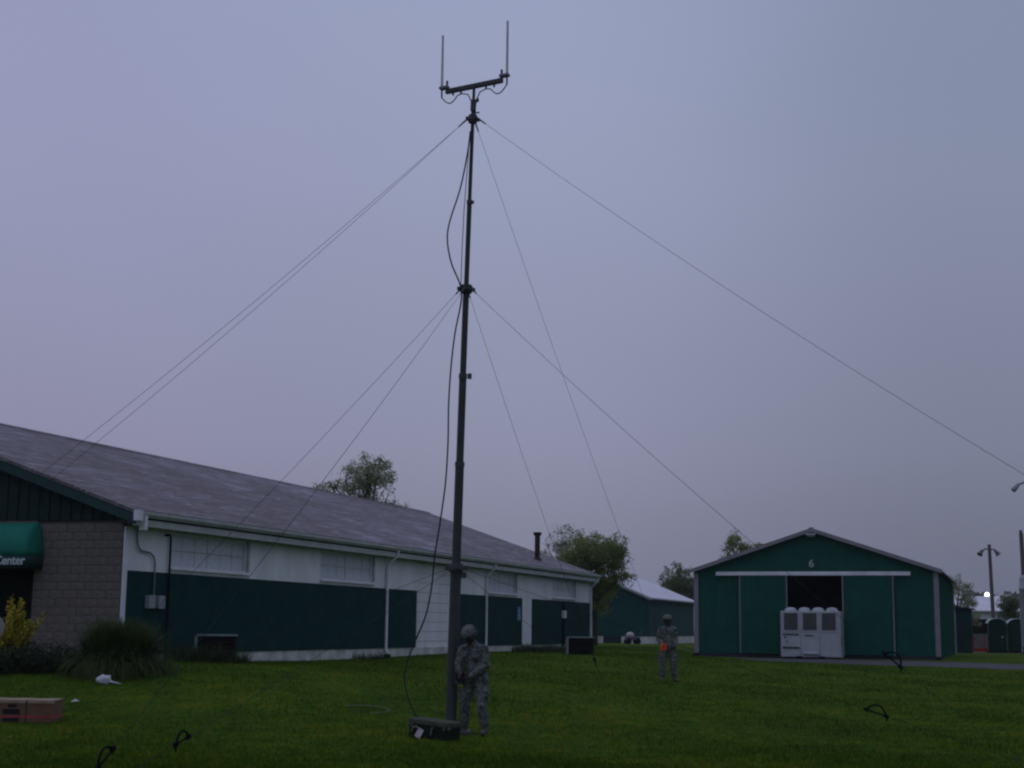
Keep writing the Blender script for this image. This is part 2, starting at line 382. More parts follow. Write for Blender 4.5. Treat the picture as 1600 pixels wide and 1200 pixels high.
# draped sheets
def drape(name, pts_fn, nu, nv, m, lift, label):
    V = []; 
    for j in range(nv+1):
        for i in range(nu+1):
            x, y = pts_fn(i/nu, j/nv); V.append((x, y, h(x, y)+lift))
    V = np.array(V); q = (np.arange(nv)[:, None]*(nu+1)+np.arange(nu)[None, :]).ravel()
    o = np_mesh(name, V, np.stack([q, q+1, q+nu+2, q+nu+1], 1), m)
    return tag(o, label, None, None, 'structure')
def path_pts(u, w):
    x = 9.6 + u*44
    wob = .25*math.sin(x*1.7)+.18*math.sin(x*4.1+1)
    near = 59.0 - (x-9.6)*.72 + .0105*(x-9.6)**2 + wob
    far = min(65.3 - (x-8.3)*.335, 65.3 - (x-8.3)*.335 - max(0, x-14.5)*.62 + max(0, x-14.5)**2*.020)
    far = max(far, near+4.2)
    return x, near*(1-w)+far*w
drape('path', path_pts, 90, 10, MT['path'], .012, 'grey asphalt path running past the barn front to the right')

# mown grass: individual blades near the camera, thinning with distance
OA_ = (-9.279, 35.54)
def blades(n, seed):
    g = np.random.default_rng(seed)
    y = 17.2 + (g.random(n)**2.3)*62
    x = (g.random(n)*2-1)*(.36*y+.6)
    k = mn = None
    z = hts(x, y)
    hh = (.025+.05*g.random(n)**2)*(1+.25*np.sin(x*1.3+y*.7)); wd = (.004+.0035*g.random(n))*(1+np.clip(y-24, 0, 60)*.045); keep = ~((x > 8.5) & (y > 59.0-(x-9.6)*.72-.8)) & ~((x-OA_[0])*np.sin(rad(71.4))-(y-OA_[1])*np.cos(rad(71.4)) < .1)
    an = g.random(n)*PI*2; ln = .03*g.normal(size=(n, 2))
    x, y, z, hh, wd, an, ln = (q[keep] for q in (x, y, z, hh, wd, an, ln)); n = len(x)
    a = np.stack([x-np.cos(an)*wd, y-np.sin(an)*wd, z-.005], 1); b = np.stack([x+np.cos(an)*wd, y+np.sin(an)*wd, z-.005], 1)
    c = np.stack([x+ln[:, 0], y+ln[:, 1], z+hh], 1)
    V = np.concatenate([a, b, c]); i = np.arange(n)
    return V, np.stack([i, i+n, i+2*n], 1)
V, Fq = blades(300000, 3)
tag(np_mesh('grass', V, Fq, MT['blade']), 'short green grass blades over the lawn', None, None, 'stuff')

# thin damp morning haze around the whole place
hm_ = bpy.data.materials.new('haze'); hm_.use_nodes = True; t_ = hm_.node_tree; t_.nodes.clear()
ho_ = t_.nodes.new('ShaderNodeOutputMaterial'); pv_ = t_.nodes.new('ShaderNodeVolumePrincipled')
pv_.inputs['Color'].default_value = (.92, .93, .95, 1); pv_.inputs['Density'].default_value = .00025; pv_.inputs['Anisotropy'].default_value = 0.0
t_.links.new(pv_.outputs[0], ho_.inputs['Volume'])
tag(MB().box(-1000, 1000, -700, 1300, -1.6, 15).build('haze', hm_), 'thin grey morning haze over the whole fairground', None, None, 'stuff')

# ------------------------------------------------------------------ long white and green building
al = rad(18.6); OA = Vector((-9.279, 35.54, 0)); rzA = PI/2 - al
A = thing('exhibition_hall', 'long low white and dark green building with streaked purple grey roof and green awning', 'building', OA, rzA)
LEN = 41.8; RW = 9.0
zr = lambda y: 4.40 + (y+.45)*(7.70-4.40)/(RW+.45)       # roof top surface over the near slope
# walls of the long side, outward is -y
MB().box(.125, LEN, .0, .25, -.5, 1.0).build('base_wall', MT['base'], A)
gs = MB()
for a, b in ((.15, 18.62), (23.02, 30.76), (32.12, LEN-.12)): gs.box(a, b, -.03, .25, 1.002, 2.997)
gs.build('lower_siding', MT['green'], A)
WINS = [(2.05, 6.15), (10.75, 14.8), (26.1, 30.0), (35.25, 39.15)]
up = MB(); x = 0.0
for a, b in WINS + [(18.62, 23.02)]:
    pass
edges = []; x = .125
for a, b in sorted(WINS + [(18.62, 23.02)]):
    up.box(x, a, -.012, .25, 3.0, 4.25)
    if a != 18.62: up.box(a, b, -.012, .25, 3.0, 3.13); up.box(a, b, -.012, .25, 4.04, 4.25)
    else: up.box(a, b, -.012, .25, 4.02, 4.25)
    x = b
up.box(x, LEN, -.012, .25, 3.0, 4.25)
up.build('upper_wall', MT['white'], A)
MB().box(30.763, 32.117, -.02, .25, 1.002, 2.997).build('wall_column', MT['white'], A)
MB().box(0.0, .147, -.035, -.014, .3, 4.04).box(0.0, .12, -.0135, .012, .3, 4.04).build('corner_trim', MT['white_trim'], A)
MB().box(LEN-.117, LEN, -.035, .25, .6, 2.997).build('corner_trim', MT['white_trim'], A)
# windows painted over
pane_me = None
for wi, (a, b) in enumerate(WINS):
    fr = MB(); fr.box(a+.005, a+.09, .05, .16, 3.14, 4.03); fr.box(b-.09, b-.005, .05, .16, 3.14, 4.03); fr.box(a+.092, b-.092, .05, .16, 3.97, 4.03); fr.box(a+.092, b-.092, .05, .16, 3.14, 3.19)
    wnd = fr.build('window', MT['white_trim'], A)
    sl = MB().prism([(-.10, 3.085), (.06, 3.085), (.06, 3.175), (-.10, 3.115)], 'x', a-.02, b+.02); sl.build('sill', MT['white_trim'], wnd)
    MB().box(b-.02, b+.05, -.04, .03, 3.19, 4.03).build('jamb', MT['gutter'], wnd)
    w = (b-a-.184)/6; hh = .39
    if pane_me is None:
        pane_me = MB().box(-.5, .5, -.5, .5, -.5, .5).mesh('pane'); pane_me.materials.append(MT['pane'])
    for j in range(2):
        for i in range(6):
            p = link('pane', pane_me, wnd, (a+.092+w*(i+.5), .115+.006*((i*7+j*3) % 3), 3.19+hh*(j+.5)))
            p.scale = (w-.022, .03, hh-.014)
    MB().box(a+.01, b-.01, .165, .20, 3.14, 4.03).build('window_back', MT['white'], wnd)
    for i in range(1, 6): MB().box(a+.092+w*i-.013, a+.092+w*i+.013, .10, .14, 3.19, 3.97).build('muntin', MT['muntin'], wnd)
# sectional garage door
dr = MB().box(18.63, 23.01, .15, .2, .6, 4.02).build('garage_door', MT['gutter'], A)
nrow = 9; zz0 = .86; ph = (4.0-zz0)/nrow
for i in range(nrow):
    MB().box(18.64, 23.0, .05, .145, zz0+ph*i+.006, zz0+ph*(i+1)-.006).build('door_panel', MT['white'], dr)
MB().box(18.64, 23.0, .03, .145, .5, .85).build('door_sill', MT['base'], dr)
# eaves
MB().box(-.22, LEN+.25, -.40, -.36, 4.05, 4.215).build('fascia', MT['gutter'], A)
MB().box(-.2, LEN+.2, -.358, -.014, 4.085, 4.11).build('soffit', MT['green_dk'], A)  # near black tone carries the shadow line under the eaves
MB().prism([(-.403, 4.255), (-.47, 4.255), (-.53, 4.33), (-.53, 4.40), (-.515, 4.40), (-.515, 4.335), (-.462, 4.27), (-.403, 4.27)], 'x', -.25, LEN+.3).build('gutter', MT['gutter'], A)
MB().box(-.3, -.1, -.56, -.42, 4.16, 4.41).box(.02, .14, -.54, -.38, 3.95, 4.3).build('gutter_end', MT['white_trim'], A)
for i, s in enumerate((15.8, 25.93, LEN-.06)):
    MB().tube([(s, -.46, 4.28), (s, -.44, 4.12), (s, -.12, 3.82), (s, -.085, 3.7), (s, -.085, .95), (s, -.16, .82)], .055, 8).build('downspout', MT['white_trim'], A, True)
MB().box(15.72, 15.92, -.22, -.05, .62, .80).build('drain_boot', MT['black'], A)
# roof
def roofpoly(t): return [(-.45, 4.40-t), (RW, 7.70-t), (RW, 7.70), (-.45, 4.40)]
MB().prism([(-.45, 4.41), (RW, 7.71), (RW, 7.63), (-.45, 4.33)], 'x', -.28, LEN+.25).build('roof', MT['roof'], A)
MB().prism([(RW+.002, 7.71), (2*RW+.45, 4.41), (2*RW+.45, 4.33), (RW+.002, 7.63)], 'x', -.28, LEN+.25).build('roof', MT['roof'], A)
MB().prism([(RW-.2, 7.66), (RW, 7.75), (RW+.2, 7.66), (RW+.2, 7.64), (RW, 7.72), (RW-.2, 7.64)], 'x', -.28, LEN+.25).build('ridge_cap', MT['roof'], A)
tb = MB()
for i in range(208):
    s = -.25+i*.2; tb.box(s+.02, s+.12, -.475, -.44, 4.405, 4.425)
tag(tb.build('eave_tabs', MT['green_dk'], A), None, None, None, 'stuff')
# other walls (far side, far gable)
MB().box(0, LEN, 2*RW-.25, 2*RW, -.5, 4.25).build('back_wall', MT['white'], A)
def gable(mb, x0, x1, z0, y0, y1):
    mb.prism([(y0, z0), (y1, z0), (y1, min(zr(y1), zr(2*RW-y1))-.1), (RW, zr(RW)-.1), (y0, zr(y0)-.1)], 'x', x0, x1)
gb = MB(); gable(gb, LEN-.25, LEN-.003, -.5, .252, 2*RW-.252); gb.build('end_wall', MT['green'], A)
# near gable: concrete block below, vertical boards above
MB().box(.1, .3, .02, 2.5, -.5, 4.2).build('block_backing', MT['mortar'], A)
bme = [MB().box(-.5, .5, -.5, .5, -.5, .5).mesh('block') for _ in range(1)][0]; bme.materials.append(MT['cmu'])
hme = bme
rows = 19
for r_ in range(rows):
    z = .42 + r_*.2
    y = .02
    first = .2 if r_ % 2 else .4
    while y < 2.499:
        L_ = first if y < .03 else .4
        e = min(y+L_, 2.5)
        if e-y > .06:
            o = link('block', bme, A, (.05 + RNG.normal()*.0035, (y+e)/2, z)); o.scale = (.14, e-y-.009, .190)
        y = e
MB().box(.03, .3, 2.52, 6.0, 3.05, 4.2).build('lintel_wall', MT['cmu'], A)
MB().box(.1, .3, 6.0, 2*RW-.26, -.5, 4.2).build('gable_wall', MT['cmu'], A)
MB().box(1.6, 1.7, 2.2, 6.2, -.5, 3.05).box(.32, 1.598, 2.3, 2.5, -.5, 3.05).box(.32, 1.598, 6.0, 6.2, -.5, 3.05).box(.32, 1.6, 2.3, 6.2, 3.052, 3.15).build('entrance_recess', MT['dark'], A)  # recess walls coloured near black, the shade inside put into the colour
ed = MB().box(1.5, 1.58, 2.7, 5.6, .4, 2.9).build('entrance_door', MT['green_dk'], A)
MB().box(1.44, 1.49, 2.85, 2.9, 1.3, 1.7).build('handle', MT['lamp_metal'], ed)
MB().box(.16, .3, .26, 2*RW-.26, 4.202, 4.3).build('siding_backing', MT['green_dk'], A)
bw = .155
for i in range(31):
    y0 = .03+i*bw; y1 = y0+bw-.012
    MB().prism([(y0, 4.21), (y1, 4.21), (y1, zr(y1)-.09), (y0, zr(y0)-.09)], 'x', .02+(i % 2)*.022, .15).build('siding_board', MT['green_dk'], A)
gb = MB(); gb.prism([(31*bw+.03, 4.21), (2*RW-.3, 4.21), (2*RW-.3, 4.4), (RW, zr(RW)-.1), (31*bw+.03, zr(31*bw+.03)-.1)], 'x', .02, .14); gb.build('siding_panel', MT['green_dk'], A)
MB().prism([(-.45, 4.08), (RW, 7.38), (RW, 7.622), (-.45, 4.322)], 'x', -.27, -.22).build('rake_board', MT['rake'], A)
MB().prism([(-.40, 4.30), (RW, 7.58), (RW, 7.615), (-.40, 4.325)], 'x', -.218, .012).build('rake_soffit', MT['green_dk'], A)
MB().prism([(2*RW+.45, 4.08), (RW+.002, 7.38), (RW+.002, 7.622), (2*RW+.45, 4.322)], 'x', -.27, -.22).build('rake_board', MT['rake'], A)
# awning: rounded canvas hood
def hood():
    vs = []; rowsn = 9
    plan = [(k/8*PI/2, 2.45, True) for k in range(9)] + [(PI/2, 2.45+.4*i, False) for i in range(1, 9)] + [(PI/2-k/8*PI/2, 5.75, 'r') for k in range(1, 9)]
    P = []
    for ps, yc, side in plan:
        sx = -.62*math.sin(ps); sy = -.20*math.cos(ps) if side is True else (.20*math.cos(ps) if side == 'r' else 0)
        P.append((sx, sy, yc))
    for j in range(rowsn):
        ph = j/(rowsn-1)*PI/2
        for sx, sy, yc in P: vs.append((sx*math.cos(ph), yc+sy*math.cos(ph), 3.32+.84*math.sin(ph)))
    n = len(P); fs = [(j*n+i, j*n+i+1, (j+1)*n+i+1, (j+1)*n+i) for j in range(rowsn-1) for i in range(n-1)]
    va = []; 
    for z in (3.32, 3.02):
        for sx, sy, yc in P: va.append((sx*1.004, yc+sy*1.004, z))
    fa = [(i, i+1, n+i+1, n+i) for i in range(n-1)]
    return vs, fs, va, fa
hv, hf, va, fa = hood()
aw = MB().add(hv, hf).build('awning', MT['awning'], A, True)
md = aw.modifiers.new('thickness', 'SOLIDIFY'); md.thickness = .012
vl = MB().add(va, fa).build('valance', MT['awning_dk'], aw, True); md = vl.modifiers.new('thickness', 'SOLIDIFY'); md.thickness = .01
def text_obj(body, name, size, m, parent, loc, rot, depth=.008, bold=0.0):
    cu = bpy.data.curves.new(name, 'FONT'); cu.body = body; cu.size = size; cu.extrude = depth; cu.align_x = 'CENTER'; cu.align_y = 'CENTER'; cu.offset = bold
    to = bpy.data.objects.new(name, cu); COL.objects.link(to)
    dg = bpy.context.evaluated_depsgraph_get(); me = bpy.data.meshes.new_from_object(to.evaluated_get(dg))
    bpy.data.objects.remove(to); bpy.data.curves.remove(cu)
    me.materials.clear(); me.materials.append(m)
    return link(name, me, parent, loc, rot)
# reads from the left as seen from the lawn: text x axis along local -y
text_obj('Center', 'lettering', .30, MT['lettering'], aw, (-.635, 2.755, 3.20), (PI/2, 0, -PI/2), .006, .006)
# services on the long wall
def cpt(s, z, y=-.07): return (s, y, z)
MB().tube([cpt(.45, 4.04), cpt(.45, 3.75), cpt(.5, 3.6), cpt(.62, 3.5), cpt(1.05, 3.46), cpt(1.22, 3.38), cpt(1.3, 3.22), cpt(1.32, 2.3)], .022, 8).build('conduit', MT['conduit'], A, True)
for s in (1.12, 1.56):
    mb_ = MB().box(s-.14, s+.14, -.17, -.032, 2.1, 2.42).build('meter_box', MT['meter'], A, bevel=.015)
MB().box(1.27, 1.41, -.10, -.034, 2.14, 2.2).build('conduit', MT['conduit'], A)
MB().tube([(1.75, -.05, 3.93), (1.93, -.07, 3.95), (1.96, -.08, 3.85), (1.98, -.08, .5)], .028, 8).build('drain_pipe', MT['black'], A, True)
MB().tube([(36.9, -.07, 2.98), (36.9, -.07, .9)], .05, 8).build('drain_pipe', MT['black'], A, True)
MB().box(36.78, 37.06, -.18, -.032, 2.2, 2.55).build('wall_light', MT['white_trim'], A)
sg = MB().box(30.02, 30.48, -.05, -.033, 2.02, 2.62).build('wall_sign', MT['sign'], A)
ac = MB(); ac.ell((30.25, -.054, 2.47), (.05, .006, .05)); ac.tube([(30.25, -.054, 2.42), (30.24, -.054, 2.28), (30.33, -.054, 2.27), (30.38, -.054, 2.13)], .016, 6)
ring = [(30.24+.11*math.cos(t), -.054, 2.2+.11*math.sin(t)) for t in np.linspace(2.2, 6.0, 14)]; ac.tube(ring, .014, 6); ac.build('emblem', MT['white_trim'], sg)
# flue on the roof
fl = MB().tube([(36.05, .98, zr(.98)-.2), (36.05, .98, 6.05)], .13, 12).tube([(36.05, .98, 6.05), (36.05, .98, 6.09), (36.05, .98, 6.2)], [.15, .2, .2], 12).build('chimney_pipe', MT['rust'], A, True)
MB().tube([(36.05, .98, zr(.98)-.02), (36.05, .98, zr(.98)+.12)], [.24, .14], 12).build('flashing', MT['rust'], fl, True)

# ------------------------------------------------------------------ barn number 6
OB = Vector((8.309, 66.555, 0)); rzB = -al
B = thing('barn', 'green gabled metal barn with number 6 over its open sliding doors', 'building', OB, rzB)
BW, EH, PKH, BL = 10.45, 4.38, 6.12, 18.0
def ribs(mb, x0, x1, z0, zf, y, step=.23):
    k = math.ceil(x0/step)
    while k*step < x1-.03:
        x = k*step
        mb.prism([(x-.022, y+.001), (x+.022, y+.001), (x+.010, y-.013), (x-.010, y-.013)], 'z', z0, zf(x)); k += 1
gz = lambda x: EH + (PKH-EH)*(1-abs(x-BW/2)/(BW/2)) - .03
w = MB()
w.prism([(.0, .72), (4.0, .72), (4.0, 4.12), (0.0, 4.12)], 'y', .0, .12)
w.prism([(6.55, .72), (BW, .72), (BW, 4.12), (6.55, 4.12)], 'y', .0, .12)
w.prism([(0, 4.122), (BW, 4.122), (BW, gz(BW)), (BW/2, gz(BW/2)), (0, gz(0))], 'y', .0, .12)
ribs(w, .15, 4.0, .75, lambda x: 4.1, 0); ribs(w, 6.55, BW-.15, .75, lambda x: 4.1, 0); ribs(w, .15, BW-.15, 4.13, lambda x: gz(x)-.02, 0)
w.build('front_wall', MT['barn_green'], B)
w = MB(); w.box(BW-.12, BW-.002, .122, BL, .4, EH-.05)
for k in range(1, 60):
    y = k*.3; w.prism([(BW-.003, y-.02), (BW-.003, y+.02), (BW+.017, y+.01), (BW+.017, y-.01)], 'z', .45, EH-.06)
w.build('side_wall', MT['barn_green'], B)
MB().box(.002, .12, .122, BL, .4, EH-.05).build('side_wall', MT['barn_green'], B)
MB().prism([(.13, .3), (BW-.13, .3), (BW-.13, gz(BW)-.1), (BW/2, gz(BW/2)-.1), (.13, gz(0)-.1)], 'y', BL-.12, BL-.002).build('back_wall', MT['barn_green'], B)
sl = (PKH-EH)/(BW/2)
MB().prism([(-.22, EH-.22*sl), (BW/2, PKH), (BW/2, PKH+.05), (-.22, EH-.22*sl+.05)], 'y', -.28, BL+.2).build('roof', MT['barn_roof'], B)
MB().prism([(BW+.22, EH-.22*sl), (BW/2+.001, PKH), (BW/2+.001, PKH+.05), (BW+.22, EH-.22*sl+.05)], 'y', -.28, BL+.2).build('roof', MT['barn_roof'], B)
for sx in (-1, 1):
    e = BW/2+sx*(BW/2+.23); c = BW/2+sx*.001
    MB().prism([(e, EH-.22*sl-.10), (c, PKH-.10), (c, PKH+.07), (e, EH-.22*sl+.07)], 'y', -.31, -.282).build('rake_trim', MT['barn_trim'], B)
MB().box(BW/2-.1, BW/2+.1, -.32, -.2, PKH+.052, PKH+.09).build('ridge_cap', MT['barn_trim'], B)
for a in (-.05, BW-.15):
    MB().box(a, a+.2, -.05, .17, .72, EH-.12).build('corner_post', MT['barn_trim'], B)
    MB().box(a-.04, a+.24, -.09, .2, .3, .72).build('post_foot', MT['dark'], B)
MB().box(BW-.1, BW+.06, BL-.15, BL+.03, .6, EH-.2).build('corner_post', MT['barn_trim'], B)
MB().box(.19, 4.0, -.03, .1, .3, .70).box(6.55, BW-.19, -.03, .1, .3, .70).build('skirt_board', MT['skirt'], B)
tr = MB(); tr.prism([(-.20, 4.13), (-.20, 4.24), (-.04, 4.30), (-.04, 4.13), (-.06, 4.13), (-.06, 4.22), (-.18, 4.22), (-.18, 4.13)], 'x', .98, 9.36); tr.build('door_track', MT['white_trim'], B)
for x0, x1 in ((2.03, 4.09), (6.50, 8.62)):
    dm = MB(); dm.box(x0, x1, -.14, -.09, .74, 4.12); ribs(dm, x0+.05, x1-.05, .76, lambda x: 4.1, -.14)
    d = dm.build('sliding_door', MT['barn_green'], B)
    for e in (x0, x1): MB().box(e-.022, e+.022, -.168, -.085, .73, 4.11).build('edge_trim', MT['barn_trim'], d)
    for e in (x0+.4, x1-.4): MB().box(e-.04, e+.04, -.16, -.10, 4.10, 4.215).build('roller', MT['lamp_metal'], d)
MB().box(.13, BW-.13, .13, BL-.13, .45, .56).build('barn_slab', MT['concrete'], B)
text_obj('6', 'number', .46, MT['unit'], B, (5.17, -.035, 4.64), (PI/2, 0, 0), .012, .01)
lt = MB(); lt.box(BW/2-.16, BW/2+.16, -.36, -.285, 5.80, 5.90); lt.prism([(-.60, 5.92), (-.285, 5.95), (-.285, 5.90), (-.60, 5.86)], 'x', BW/2-.2, BW/2+.2); lt.build('gable_light', MT['unit'], B)

# ------------------------------------------------------------------ cooling unit before the barn door
UC = Vector((3.96, -1.25, 0)); ca, sa = math.cos(rzB), math.sin(rzB)
def toB(x, y): return (OB.x + ca*x - sa*y, OB.y + sa*x + ca*y)
ux, uy = toB(3.97, -1.35); gz0 = h(*toB(5.2, -.8))
Un = thing('cooling_unit', 'white cooling cabinet with three grilles and four fan caps in the barn doorway', 'cooling unit', (ux, uy, gz0-.02), rzB)
UWd, UD, UH = 2.53, 1.1, 2.04
MB().box(0, UWd, 0, UD, .09, UH).build('cabinet', MT['unit'], Un, bevel=.02)
MB().box(.1, UWd-.1, .05, UD-.05, 0, .088).build('plinth', MT['dark'], Un)
for i in range(3):
    x0 = .14+i*.80
    MB().box(x0-.08, x0+.70, -.03, -.002, 1.14, UH-.03).build('door_panel', MT['unit'], Un, bevel=.01)
    g = MB().box(x0+.02, x0+.60, -.045, -.031, 1.24, 1.96).build('grille', MT['grille'], Un)
    s_ = MB()
    for k in range(9): s_.obox((x0+.31, -.055, 1.28+k*.08), (.28, 0, 0), (0, .012, .012), (0, -.004, .004))
    s_.build('grille_slats', MT['grille'], g)
    MB().box(x0-.08, x0+.70, -.028, -.002, .13, 1.12).build('door_panel', MT['unit'], Un, bevel=.01)
MB().box(.10, .78, -.06, -.03, 1.03, 1.07).box(.10, .80, -.08, -.03, .47, .52).box(.18, .22, -.05, -.03, .86, .98).box(.25, .3, -.05, -.03, .72, .78).build('control_slot', MT['black'], Un)
MB().box(1.03, 1.38, -.045, -.03, .98, 1.04).build('name_plate', MT['grille'], Un)
MB().box(.95, 1.62, -.14, -.03, .22, .32).build('step_plate', MT['unit_cap'], Un, bevel=.02)
for x in (.78, 1.74): MB().box(x-.12, x+.12, -.05, .1, .0, .14).build('fork_pocket', MT['black'], Un)
for i in range(4):
    MB().lathe([(.26, 0), (.26, .04), (.23, .10), (.14, .15), (.02, .165)], 16, (.38+i*.585, .5, UH+.002)).build('fan_cap', MT['unit_cap'], Un, True)
MB().tube([(UWd+.03, .1, 1.0), (UWd+.06, .1, .6)], .02, 6).build('side_handle', MT['lamp_metal'], Un)

# ------------------------------------------------------------------ white roofed shed behind
OS = Vector((10.625, 113.46, 0))
S = thing('shed', 'dark green shed with bright white metal roof beyond the tree', 'building', OS, rzA)
SWd, SL = 9.0, 17.0
zs = lambda y: 4.12 + (5.95-4.12)*(1-abs(y-SWd/2)/(SWd/2))
MB().box(.02, SL, .01, .2, 1.15, 4.0).build('side_wall', MT['shed_green'], S)
MB().box(.0, SL, -.02, .2, .3, 1.148).build('base_wall', MT['base'], S)
MB().prism([(.21, 1.15), (SWd, 1.15), (SWd, zs(SWd)-.05), (SWd/2, zs(SWd/2)-.05), (.21, zs(.2)-.05)], 'x', .0, .15).build('gable_wall', MT['shed_green'], S)
MB().box(SL-.2, SL-.01, .22, SWd, .3, 4).build('back_wall', MT['shed_green'], S)
for y0, y1 in ((.21, 1.55), (1.6, 2.15), (3.6, 3.93), (3.98, 6.2), (6.25, 9.0)):
    MB().box(-.03, .15, y0, y1, .3, 1.147).build('base_panel', MT['base'], S)
MB().box(.02, .15, 2.17, 3.58, .3, 1.147).build('base_panel', MT['green_dk'], S)
for sx in (-1, 1):
    e = SWd/2+sx*(SWd/2+.3); c = SWd/2+sx*.001; ze = 4.12-.12
    MB().prism([(e, ze), (c, 5.95), (c, 6.05), (e, ze+.1)], 'x', -.35, SL+.3).build('roof', MT['shed_roof'], S)
    MB().prism([(e, ze-.14), (c, 5.81), (c, 5.948), (e, ze-.002)], 'x', -.36, -.3).build('rake_trim', MT['barn_trim'], S)
MB().box(-.2, SL+.2, -.35, -.31, 3.86, 4.0).build('fascia', MT['skirt'], S)
MB().box(2, 2.05, .0, .009, 1.2, 3.9).build('wall_joint', MT['green_dk'], S)

# little cart by the shed
cx, cy = 9.0, 108.5
ct = thing('garden_cart', 'small grey cart loaded with a pale bundle by the shed wall', 'cart', (cx, cy, h(cx, cy)), .2)
MB().box(-.55, .45, -.3, .3, .28, .52).build('tray', MT['carts'], ct, bevel=.03)
for x in (-.4, .3):
    for y in (-.33, .33): MB().tube([(x, y-.04, .2), (x, y+.04, .2)], .2, 12).build('wheel', MT['black'], ct)
MB().tube([(.45, .2, .5), (.75, .2, 1.05), (.75, -.2, 1.05), (.45, -.2, .5)], .03, 6).build('handle', MT['carts'], ct)
bd = MB().ell((-.2, 0, .64), (.3, .26, .22)).build('bundle', MT['paper'], None, True); bd.location = ct.location
tag(bd, 'pale rounded bundle lying in the small cart by the shed', 'bundle')

# ------------------------------------------------------------------ far right: sheds, poles, toilets
def at(px, Y): return (px-800)/2300*Y
gx, gy = at(1500, 92), 92
G2 = thing('utility_shed', 'narrow dark green shed just beyond the barn right side', 'building', (gx, gy, h(gx, gy)-.1), rzB)
MB().box(-.45, .5, 0, 2.5, 0, 2.75).build('wall', MT['green'], G2)
MB().prism([(-.6, 2.755), (.65, 2.755), (.65, 2.81), (-.6, 3.0)], 'y', -.15, 2.7).build('roof', MT['green_dk'], G2)
MB().box(-.47, -.41, -.02, .04, .05, 2.75).build('corner_trim', MT['barn_trim'], G2)
MB().box(-.2, .35, -.04, -.003, .15, 2.1).build('door', MT['green_dk'], G2)

hx, hy = at(1552, 130), 130
Hh = thing('pavilion', 'low white roofed pavilion with dark open side behind the portable toilets', 'building', (hx, hy, h(hx, hy)-.1), rad(-4))
MB().prism([(-.6, 3.2), (5, 4.6), (5, 4.66), (-.6, 3.28)], 'x', -3.6, 9).build('roof', MT['shed_roof'], Hh)
MB().prism([(5.002, 4.6), (10.6, 3.2), (10.6, 3.28), (5.002, 4.66)], 'x', -3.6, 9).build('roof', MT['shed_roof'], Hh)
MB().box(-3.5, 8.9, -.1, .0, 2.55, 3.18).build('fascia', MT['white_trim'], Hh)
MB().box(-3.5, 8.9, .0, .12, 0, 1.3).build('half_wall', MT['concrete'], Hh)
MB().box(-3.5, 8.9, 9.8, 9.9, 0, 3.2).build('back_wall', MT['green_dk'], Hh)
for x in (-3.4, -.5, 2.5, 5.5, 8.6): MB().box(x, x+.18, .15, .3, 0, 3.15).build('post', MT['green_dk'], Hh)
MB().box(-3.5, 8.9, 0.3, 9.7, 2.9, 2.95).build('ceiling_board', MT['green_dk'], Hh)

def toilet(px, Y, label):
    x = at(px, Y); t = thing('portable_toilet', label, 'portable toilet', (x, Y, h(x, Y)), rad(-12), 'portable toilets behind the barn')
    MB().box(-.6, .6, -.6, .6, 0, .16).build('skid', MT['black'], t)
    MB().box(-.56, .56, -.56, .56, .162, 1.95).build('cabin', MT['potty'], t, bevel=.03)
    arch = [(-.56, 1.952)] + [(-.56*math.cos(k/10*PI), 1.97+.30*math.sin(k/10*PI)) for k in range(11)] + [(.56, 1.952)]
    MB().prism(arch, 'y', -.56, .56).build('arched_top', MT['potty'], t)
    ar2 = [(-.63*math.cos(k/12*PI), 1.96+.36*math.sin(k/12*PI)) for k in range(13)]
    ar3 = [(-.575*math.cos(k/12*PI), 1.96+.312*math.sin(k/12*PI)) for k in range(13)]
    MB().prism(ar2+ar3[::-1], 'y', -.62, .62).build('roof', MT['potty_roof'], t)
    d = MB().box(-.38, .38, -.60, -.562, .22, 1.9).build('door', MT['potty'], t, bevel=.01)
    MB().box(.26, .33, -.63, -.602, 1.0, 1.12).build('latch', MT['potty_roof'], d)
    MB().tube([(.2, .4, 2.2), (.2, .4, 2.6)], .05, 8).build('vent_pipe', MT['potty'], t)
    return t
toilet(1551.5, 100, 'dark green portable toilet with pale roof nearest the red hand cart')
toilet(1582.5, 100, 'dark green portable toilet with pale roof at far right edge')
tag(MB().box(-5, 6, -1.2, 1.4, -.3, .03).build('concrete_pad', MT['concrete'], None, loc=(at(1560, 99.5), 99.6, h(at(1560, 99.5), 99.5)), rot=(0, 0, rad(-10))), 'pale concrete pad under the portable toilets', None, None, 'structure')

rx, ry = at(1524, 99), 99.0
rc = thing('hand_cart', 'red hand cart with upright handle beside portable toilet', 'cart', (rx, ry, h(rx, ry)+.03), rad(-10))
MB().tube([(-.38, 0, .15), (-.34, .02, 1.0), (.0, .02, .55), (.34, .02, 1.12), (.38, 0, .15)], .05, 6).build('frame', MT['red'], rc)
MB().box(-.40, .40, -.35, .05, .05, .30).build('load_plate', MT['red'], rc, bevel=.02)
for x in (-.45, .45): MB().tube([(x-.04, .08, .16), (x+.04, .08, .16)], .16, 12).build('wheel', MT['black'], rc)
MB().tube([(-.42, .03, 1.0), (-.62, -.1, .95)], .045, 6).build('handle', MT['black'], rc)

